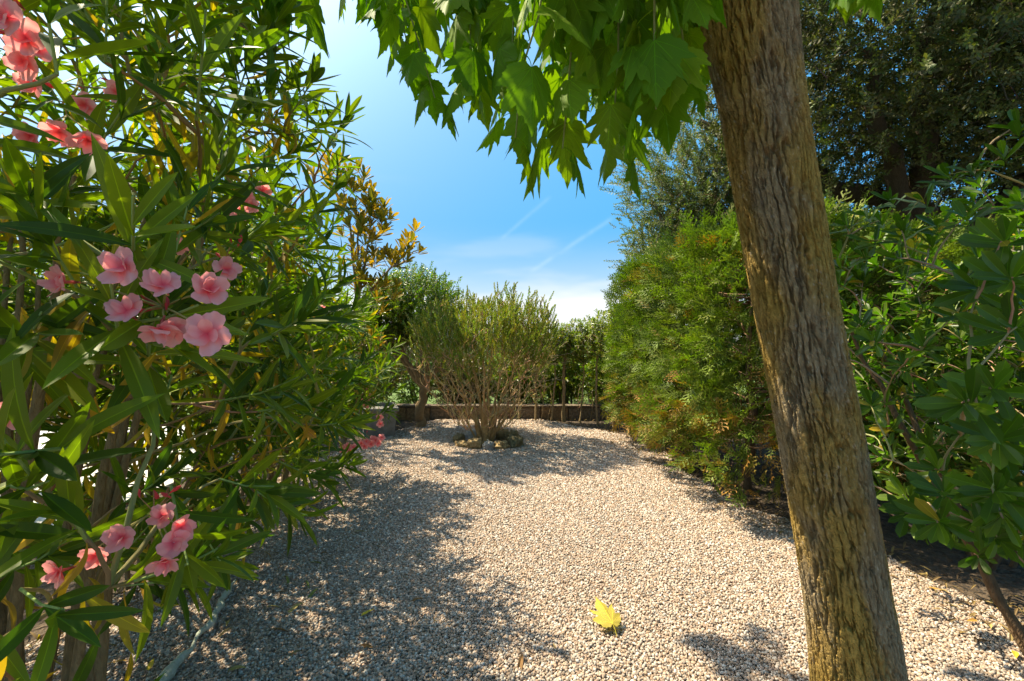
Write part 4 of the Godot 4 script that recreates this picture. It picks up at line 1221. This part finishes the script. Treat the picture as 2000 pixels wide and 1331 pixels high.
func bushes() -> void:
	# hedge plants at the end of the path
	var tints := [Color(0.32, 0.37, 0.03), Color(0.25, 0.32, 0.032), Color(0.39, 0.40, 0.045), Color(0.18, 0.25, 0.03), Color(0.48, 0.32, 0.07)]
	var k := 0
	for p in [[0.42, -8.15, 1.36, 0.022], [0.70, -8.12, 1.38, 0.018], [0.93, -8.18, 1.4, 0.03], [1.20, -8.05, 1.45, 0.016], [1.47, -7.75, 1.55, 0.022], [1.66, -7.35, 1.62, 0.026], [1.80, -6.95, 1.66, 0.032], [0.12, -8.2, 1.36, 0.02], [2.0, -7.9, 1.75, 0.03]]:
		k += 1
		var order: String = ["sixth", "fifth", "fourth", "third", "second", "first", "", "seventh", ""][k - 1]
		var lab: String = "slender bare-stemmed hedge plant, %s along the wall from the conifer hedge" % order
		if k == 7: lab = "stouter hedge plant with a bare tan trunk touching the conifer hedge"
		if k == 9: lab = "taller leafy hedge plant beyond the low wall, behind the conifer hedge's end"
		rosette_shrub("hedge_plant", lab, "hedge plant", "hedge plants behind the gravel", Vector3(p[0], 0, p[1]), Vector3(p[0], p[2], p[1]), Vector3(0.42, 0.42, 0.36), 1, p[3] * 1.3, 210, 8, 0.8, tints, 100 + k, [], func(_p: Vector3) -> bool: return true, M.gloss_leaf, 120, 0.1, 1.0, 0.6)
	for p in [[1.60, -7.62, 0.9], [0.55, -8.25, 0.75], [1.3, -8.28, 0.8]]:
		k += 1
		rosette_shrub("hedge_sapling", ["low young leafy plant among the stout hedge stems by the conifers", "low young leafy plant at the wall behind the twiggy shrub", "low young leafy plant at the wall beside the fence post"][k - 10], "sapling", "young plants between the hedge stems", Vector3(p[0], 0, p[1]), Vector3(p[0], p[2] * 0.75, p[1]), Vector3(0.25, 0.36, 0.2), 3, 0.008, 40, 6, 0.5, tints, 100 + k, [], func(_p: Vector3) -> bool: return true, M.gloss_leaf, 60, 0.1, 1.0, 0.15)
	# masses behind: shrubs and trees beyond the path
	var rng := RandomNumberGenerator.new()
	rng.seed = 90
	var list := [
		# x, z, centre height, radius, sprigs, tint set, label
		[-2.75, -8.2, 1.0, Vector3(0.8, 0.95, 0.6), 900, 1, "brownish dense shrub between the magnolia and the forked tree"],
		[-1.9, -9.4, 0.9, Vector3(0.9, 0.85, 0.7), 700, 0, "olive green shrub beyond the fence behind the forked tree"],
		[-1.0, -9.6, 0.75, Vector3(0.7, 0.7, 0.5), 600, 0, "rounded green shrub beyond the fence between the forked tree and the twiggy shrub"],
		[0.75, -9.7, 0.6, Vector3(0.8, 0.6, 0.5), 550, 2, "low bright shrub beyond the fence behind the slender hedge stems"],
		[2.6, -9.0, 0.9, Vector3(0.7, 0.9, 0.4), 600, 2, "yellow-green shrub beyond the fence at the conifer hedge's end"],
		[0.1, -8.95, 0.72, Vector3(0.55, 0.6, 0.3), 520, 2, "yellow-green shrub pressed against the fence behind the twiggy shrub"],
		[1.05, -8.98, 0.78, Vector3(0.5, 0.6, 0.28), 480, 2, "bright leafy shrub pressed against the fence behind the fence post"],
		[1.85, -8.6, 0.85, Vector3(0.5, 0.8, 0.35), 600, 2, "leafy shrub filling the gap behind the stout hedge plant"],
		[-1.0, -8.95, 0.62, Vector3(0.6, 0.5, 0.3), 480, 1, "brown-green shrub against the fence beside the forked tree"],
		[-0.2, -10.2, 0.75, Vector3(1.1, 0.8, 0.8), 800, 0, "broad green shrub beyond the fence behind the twiggy shrub"],
		[1.9, -10.6, 0.8, Vector3(0.9, 0.9, 0.8), 700, 2, "light green shrub beyond the fence and the hedge stems"],
		[3.3, -9.3, 1.1, Vector3(1.1, 1.2, 0.9), 900, 0, "green shrub beyond the end of the conifer hedge"],
		[-4.9, -3.6, 1.6, Vector3(1.2, 1.6, 1.4), 1600, 2, "sunlit yellow-green shrub on the terrace beyond the oleanders"],
		[-4.6, -1.0, 1.5, Vector3(1.1, 1.5, 1.2), 1400, 2, "bright shrub beside the terrace behind the nearest oleander"],
		[-3.9, -6.6, 1.9, Vector3(1.2, 1.7, 1.2), 1500, 0, "green shrub behind the magnolia at the terrace end"],
		[7.6, -8.2, 2.2, Vector3(2.0, 2.2, 1.4), 1500, 2, "sunlit yellow-green tree beyond the dark evergreen"],
		[5.0, -11.0, 2.4, Vector3(2.4, 2.2, 1.4), 1600, 2, "light green tree showing through the dark evergreen's limbs"],
		[9.6, -4.6, 1.9, Vector3(1.5, 1.9, 2.0), 1300, 0, "green shrub on the driveway side beyond the evergreen"]]
	var sets := [[Color(0.19, 0.29, 0.045), Color(0.23, 0.33, 0.045), Color(0.15, 0.23, 0.035)], [Color(0.33, 0.25, 0.09), Color(0.23, 0.24, 0.06), Color(0.38, 0.28, 0.1)], [Color(0.35, 0.44, 0.045), Color(0.42, 0.47, 0.05), Color(0.26, 0.39, 0.045)]]
	for s in list:
		var root := Vector3(s[0], 0, s[1])
		var tall: bool = s[2] > 2.0
		var t := thing("background_tree" if tall else "background_shrub", s[6], "tree" if tall else "shrub", root)
		var nodes := []
		for j in (1 if tall else 5):
			var a := j * 1.3
			stem(t, rng, Vector3(cos(a), 0, sin(a)) * (0.0 if tall else 0.08) - Vector3(0, 0.03, 0), Vector3(cos(a) * s[3].x * 0.4, s[2] * 1.05, sin(a) * s[3].z * 0.4), Vector3(0, 0.1, 0), 0.09 if tall else 0.025, 0.03 if tall else 0.01, M.tan_bark, Color(0.26, 0.19, 0.11), nodes, "trunk" if tall else "stem", 8, 8)
		sprig_crown(t, rng, nodes, [[Vector3(0, s[2], 0), s[3], 1.0]], s[4], [M.broad_a, M.broad_b], sets[s[5]], M.gloss_leaf, Color(0.26, 0.18, 0.1), 0.9, 1.6, 0.1, func(p: Vector3) -> bool: return p.y > 0.1, 0.2)

func make_materials() -> void:
	var rng := RandomNumberGenerator.new()
	rng.seed = 2
	M.wood = mat(Color.WHITE, 0.85, 0.3)
	M.bark = mat(Color.WHITE, 0.92, 0.2)
	M.oleander_bark = mat(Color.WHITE, 0.8, 0.3)
	M.tan_bark = mat(Color.WHITE, 0.85, 0.3)
	M.dark_bark = mat(Color.WHITE, 0.9, 0.25)
	for k in ["bark", "oleander_bark", "tan_bark", "dark_bark"]:
		var m: StandardMaterial3D = M[k]
		m.albedo_texture = noise_tex(0.03, lin(0.62, 0.6, 0.56), Color.WHITE, 256, 5, 21)
		m.uv1_triplanar = true
		m.uv1_scale = Vector3(9, 2.5, 9)
		if k == "bark":
			m.heightmap_enabled = true
			m.heightmap_texture = noise_tex(0.11, Color.BLACK, Color.WHITE, 512, 5, 23)
			m.heightmap_scale = 0.8
		if k != "bark":
			m.heightmap_enabled = true
			m.heightmap_texture = noise_tex(0.05, Color.BLACK, Color.WHITE, 256, 5, 22)
			m.heightmap_scale = 0.6
	M.petal = mat(Color.WHITE, 0.65, 0.35, Color(1.0, 0.86, 0.84))
	M.oleander_leaf = mat(Color.WHITE, 0.46, 0.36, Color(0.9, 1.0, 0.35))
	M.mulberry_leaf = mat(Color.WHITE, 0.62, 0.3, Color(0.95, 1.0, 0.3))
	M.gloss_leaf = mat(Color.WHITE, 0.33, 0.5, Color(0.9, 1.0, 0.4))
	M.pitto_leaf = mat(Color.WHITE, 0.34, 0.4, Color(0.8, 1.0, 0.4))
	M.yellow_leaf = mat(Color.WHITE, 0.5, 0.4, Color(1.0, 0.9, 0.4))
	M.shrub_leaf = mat(Color.WHITE, 0.5, 0.4, Color(0.9, 0.95, 0.5))
	M.small_leaf = mat(Color.WHITE, 0.55, 0.35, Color(0.8, 0.85, 0.5))
	M.cypress_leaf = mat(Color.WHITE, 0.6, 0.4, Color(0.75, 0.85, 0.3))
	M.litter = mat(Color.WHITE, 0.8, 0.3, Color(0.5, 0.45, 0.3))
	M.chip = mat(Color.WHITE, 0.9, 0.25)
	M.paint = mat(Color.WHITE, 0.5, 0.4)
	M.root = mat(Color.WHITE, 0.9, 0.2)
	M.root.albedo_texture = noise_tex(0.04, lin(0.7, 0.72, 0.66), Color.WHITE, 256, 5, 31)
	M.root.uv1_triplanar = true
	M.root.uv1_scale = Vector3.ONE * 6.0
	M.stone_yellow = surface_mat(lin(0.30, 0.185, 0.065), lin(0.56, 0.42, 0.22), 0.02, 3.0, 2.0, 41)
	M.stone_grey = surface_mat(lin(0.28, 0.27, 0.25), lin(0.52, 0.5, 0.46), 0.02, 3.0, 2.0, 42)
	M.stone_brown = surface_mat(lin(0.10, 0.085, 0.035), lin(0.34, 0.26, 0.13), 0.02, 3.0, 2.0, 43)
	M.earth = surface_mat(lin(0.05, 0.034, 0.02), lin(0.115, 0.08, 0.05), 0.02, 0.9, 3.0, 44, 1.0)
	M.bed = surface_mat(lin(0.34, 0.25, 0.18), lin(0.60, 0.48, 0.38), 0.12, 2.2, 1.0, 45, 1.0)
	M.lawn = surface_mat(lin(0.08, 0.13, 0.025), lin(0.15, 0.21, 0.04), 0.05, 0.8, 2.0, 46, 1.0)
	M.paving = surface_mat(lin(0.50, 0.47, 0.42), lin(0.64, 0.61, 0.56), 0.02, 0.5, 0.6, 47)
	M.wall_a = surface_mat(lin(0.17, 0.11, 0.055), lin(0.30, 0.20, 0.10), 0.02, 1.6, 1.2, 48)
	M.wall_b = surface_mat(lin(0.12, 0.09, 0.06), lin(0.24, 0.18, 0.12), 0.02, 1.6, 1.2, 49)
	M.planter = surface_mat(lin(0.13, 0.125, 0.11), lin(0.21, 0.20, 0.18), 0.015, 1.2, 0.4, 50)
	var rib := Color(1.0, 1.0, 0.62)
	M.ol_a = blade(0.155, 0.027, 7, 0, 0.35, 0.10, rib)
	M.ol_b = blade(0.17, 0.026, 7, 0, 0.25, 0.28, rib)
	M.ol_c = blade(0.14, 0.029, 7, 0, 0.45, -0.08, rib, 0.045, 0.4)
	M.ol_dry = blade(0.15, 0.026, 7, 0, 0.6, 0.45, Color(0.8, 0.7, 0.5), 0.04, 0.9)
	M.ob_a = blade(0.088, 0.034, 6, 1, 0.22, 0.12, rib, 0.03)
	M.ob_b = blade(0.095, 0.033, 6, 1, 0.35, -0.12, rib, 0.03)
	M.ol_tints = [Color(0.183, 0.290, 0.017), Color(0.244, 0.340, 0.018), Color(0.122, 0.210, 0.017), Color(0.305, 0.400, 0.021), Color(0.134, 0.250, 0.035), Color(0.850, 0.540, 0.040), Color(0.780, 0.440, 0.050), Color(0.660, 0.520, 0.060), Color(0.378, 0.440, 0.021), Color(0.091, 0.165, 0.015)]
	M.cy_tints = [Color(0.196, 0.280, 0.043), Color(0.253, 0.360, 0.043), Color(0.322, 0.440, 0.055), Color(0.391, 0.450, 0.093), Color(0.644, 0.340, 0.076), Color(0.506, 0.380, 0.102)]
	M.spray_a = conifer_spray(rng, 0.15)
	M.spray_b = conifer_spray(rng, 0.12)
	M.spray_c = conifer_spray(rng, 0.18)
	M.mul_a = mulberry_leaf(rng, 0.4)
	M.mul_b = mulberry_leaf(rng, 1.0)
	M.mul_c = mulberry_leaf(rng, 0.0)
	M.mul_d = mulberry_leaf(rng, 1.3)
	M.mul_fallen = mulberry_leaf(rng, 0.9)
	M.up_a = sprig(rng, 0.15, 26, 0.044, 0.013, 0.55, 0.75)
	M.up_b = sprig(rng, 0.12, 22, 0.042, 0.013, 0.65, 0.6)
	M.up_c = sprig(rng, 0.18, 30, 0.045, 0.012, 0.5, 0.8)
	M.tiny_a = sprig(rng, 0.20, 28, 0.044, 0.015, 0.9, 0.3)
	M.tiny_b = sprig(rng, 0.24, 32, 0.042, 0.014, 0.8, 0.45)
	M.broad_a = sprig(rng, 0.14, 14, 0.056, 0.024, 0.95, 0.35)
	M.broad_b = sprig(rng, 0.17, 16, 0.060, 0.023, 0.85, 0.45)

func make_sky() -> PanoramaSkyMaterial:
	# clear blue air, paler round the sun and at the horizon, a bank of thin cloud and two old contrails
	var w := 2048
	var h := 1024
	var im := Image.create_empty(w, h, false, Image.FORMAT_RGBF)
	var sun := SUN_TOWARDS.normalized()
	var nz := FastNoiseLite.new()
	nz.frequency = 1.0
	nz.fractal_octaves = 5
	nz.seed = 3
	var trails := [[Vector3(-25, 195, -889), Vector3(78, 284, -889), 0.0034, 0.075], [Vector3(30, 130, -889), Vector3(205, 245, -889), 0.0042, 0.085]]
	for t in trails:
		t[0] = t[0].normalized()
		t[1] = t[1].normalized()
		t.append(t[0].cross(t[1]).normalized())
		t.append((t[0] + t[1]).normalized())
		t.append(t[0].dot((t[0] + t[1]).normalized()))
	var low := Color(0.30, 0.36, 0.385)
	var deep := Color(0.05, 0.205, 0.40)
	var zen := Color(0.06, 0.20, 0.38)
	for j in h / 2 + 2:
		var el := PI * 0.5 - PI * (j + 0.5) / h
		var sy := sin(el)
		var cy := cos(el)
		for i in w:
			var az := TAU * (i + 0.5) / w          # column 0 looks along -Z
			var d := Vector3(sin(az) * cy, sy, -cos(az) * cy)
			var s := clampf(sy, 0.0, 1.0)
			var c := low.lerp(deep, smoothstep(0.0, 0.26, s)).lerp(zen, smoothstep(0.3, 0.9, s))
			var g := maxf(0.0, d.dot(sun))
			var halo := 0.66 * pow(g, 4.0) + 0.6 * pow(g, 24.0)
			c = c.lerp(Color(0.56, 0.54, 0.52), minf(0.92, halo))
			c = Color(c.r * (1.0 + 3.0 * pow(g, 10.0)), c.g * (1.0 + 3.0 * pow(g, 10.0)), c.b * (1.0 + 3.0 * pow(g, 10.0)))
			if sy < 0.42:
				var n := nz.get_noise_3d(d.x * 1.6, d.y * 9.0, d.z * 1.6)
				var veil := smoothstep(0.15, 0.06, sy + n * 0.10) * 0.94
				veil = maxf(veil, smoothstep(0.15, 0.6, n) * 0.16 * smoothstep(0.42, 0.15, sy))
				c = c.lerp(Color(0.40, 0.412, 0.418), veil)
			for t in trails:
				var off: float = absf(d.dot(t[4]))
				if off < 0.02 and d.dot(t[5]) > t[6]:
					var along: float = clampf((d.dot(t[5]) - t[6]) / (1.0 - t[6]) * 3.0, 0.0, 1.0)
					c = c.lerp(Color(0.6, 0.62, 0.64), t[3] * exp(-off * off / (t[2] * t[2])) * along * (0.7 + 0.9 * nz.get_noise_3d(d.x * 22.0, d.y * 22.0, d.z * 22.0)))
			im.set_pixel(i, j, c)
	for j in range(h / 2 + 2, h):
		for i in w:
			im.set_pixel(i, j, Color(0.20, 0.175, 0.14))
	var m := PanoramaSkyMaterial.new()
	m.panorama = ImageTexture.create_from_image(im)
	return m

func _ready() -> void:
	var cam := Camera3D.new()
	cam.name = "camera"
	cam.fov = 73.65
	cam.position = EYE
	cam.near = 0.05
	cam.far = 2000.0
	cam.current = true
	add_child(cam)
	var env := Environment.new()
	env.background_mode = Environment.BG_SKY
	env.sky = Sky.new()
	env.sky.sky_material = make_sky()
	env.background_energy_multiplier = 1.0
	env.tonemap_mode = Environment.TONE_MAPPER_LINEAR
	env.tonemap_exposure = 2.65
	env.sdfgi_enabled = true
	env.ssao_enabled = true
	env.ssil_enabled = true
	var we := WorldEnvironment.new()
	we.name = "world"
	we.environment = env
	add_child(we)
	var sun := DirectionalLight3D.new()
	sun.name = "sun"
	sun.light_energy = 1.45
	sun.light_color = Color(1.0, 0.945, 0.82)
	sun.light_angular_distance = 0.5
	sun.shadow_enabled = true
	sun.look_at_from_position(Vector3.ZERO, -SUN_TOWARDS, Vector3.UP)
	add_child(sun)
	make_materials()
	setting()
	gravel()
	mulberry()
	evergreen()
	olive_tree()
	privet_tree()
	magnolia()
	broom_shrub()
	stones()
	var rng := RandomNumberGenerator.new()
	rng.seed = 1
	make_flower_meshes(rng)
	var clear := func(p: Vector3) -> bool:
		var d := -p.z
		return p.x < -0.34 - 0.2 * maxf(d, 0.3) and p.distance_to(EYE) > 0.75
	oleander("oleander", "oleander with clusters of large pink blooms and thick stems, overhanging the pale root", Vector3(-1.62, 0, -1.35), Vector3(-1.55, 1.62, -1.3), Vector3(1.05, 1.55, 1.1), 17, 400, 201, SHOOTS_NEAR, FLOWERS_NEAR, clear, 520, true)
	oleander("oleander", "tall leafy oleander with a single small pink bloom, in the middle of the row", Vector3(-2.05, 0, -2.75), Vector3(-1.95, 1.35, -2.75), Vector3(0.95, 1.12, 1.0), 14, 390, 202, [], FLOWERS_MIDDLE, clear, 420, true)
	oleander("oleander", "oleander at the row's end with pink blooms hanging low over the gravel", Vector3(-2.3, 0, -4.15), Vector3(-2.15, 1.1, -4.2), Vector3(0.95, 0.92, 1.0), 13, 380, 203, [], FLOWERS_LOW, clear, 300, false)
	cypress("conifer at the far end of the clipped hedge, its side sunlit along the gravel", Vector3(2.25, 0, -6.05), Vector3(0.78, 0, 0.72), 2.46, 4800, 301)
	cypress("conifer at the hedge corner with browned lower sprays", Vector3(2.3, 0, -4.45), Vector3(0.78, 0, 0.98), 2.5, 6000, 302)
	cypress("shaded conifer standing behind the mulberry trunk", Vector3(3.55, 0, -4.1), Vector3(0.8, 0, 0.8), 2.35, 4200, 303)
	cypress("shaded conifer behind the glossy broad-leaved shrub", Vector3(4.7, 0, -4.1), Vector3(0.8, 0, 0.8), 2.2, 3800, 304)
	var side := func(p: Vector3) -> bool:
		var d := -p.z
		return p.x > 0.55 + 0.42 * d and p.distance_to(EYE) > 0.95 and p.x > 1.0
	rosette_shrub("pittosporum", "glossy broad-leaved shrub with rosettes of rounded leaves beside the mulberry trunk", "shrub", "", Vector3(2.35, 0, -1.9), Vector3(2.4, 1.32, -2.0), Vector3(1.22, 0.92, 1.15), 7, 0.02, 500, 10, 1.05, [Color(0.13, 0.22, 0.018), Color(0.17, 0.27, 0.02), Color(0.23, 0.34, 0.025), Color(0.105, 0.19, 0.02), Color(0.7, 0.48, 0.05)], 401, PITTOSPORUM_SHOOTS, side, M.pitto_leaf, 300, 0.12, 1.0, 0.35)
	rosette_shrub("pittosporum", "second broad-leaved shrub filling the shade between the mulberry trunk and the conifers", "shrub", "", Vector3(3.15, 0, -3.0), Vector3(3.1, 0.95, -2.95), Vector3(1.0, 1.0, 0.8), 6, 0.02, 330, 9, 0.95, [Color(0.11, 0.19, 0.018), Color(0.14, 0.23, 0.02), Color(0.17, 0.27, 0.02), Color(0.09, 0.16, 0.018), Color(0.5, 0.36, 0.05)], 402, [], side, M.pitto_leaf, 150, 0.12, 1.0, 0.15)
	bushes()
	litter()
	fallen()
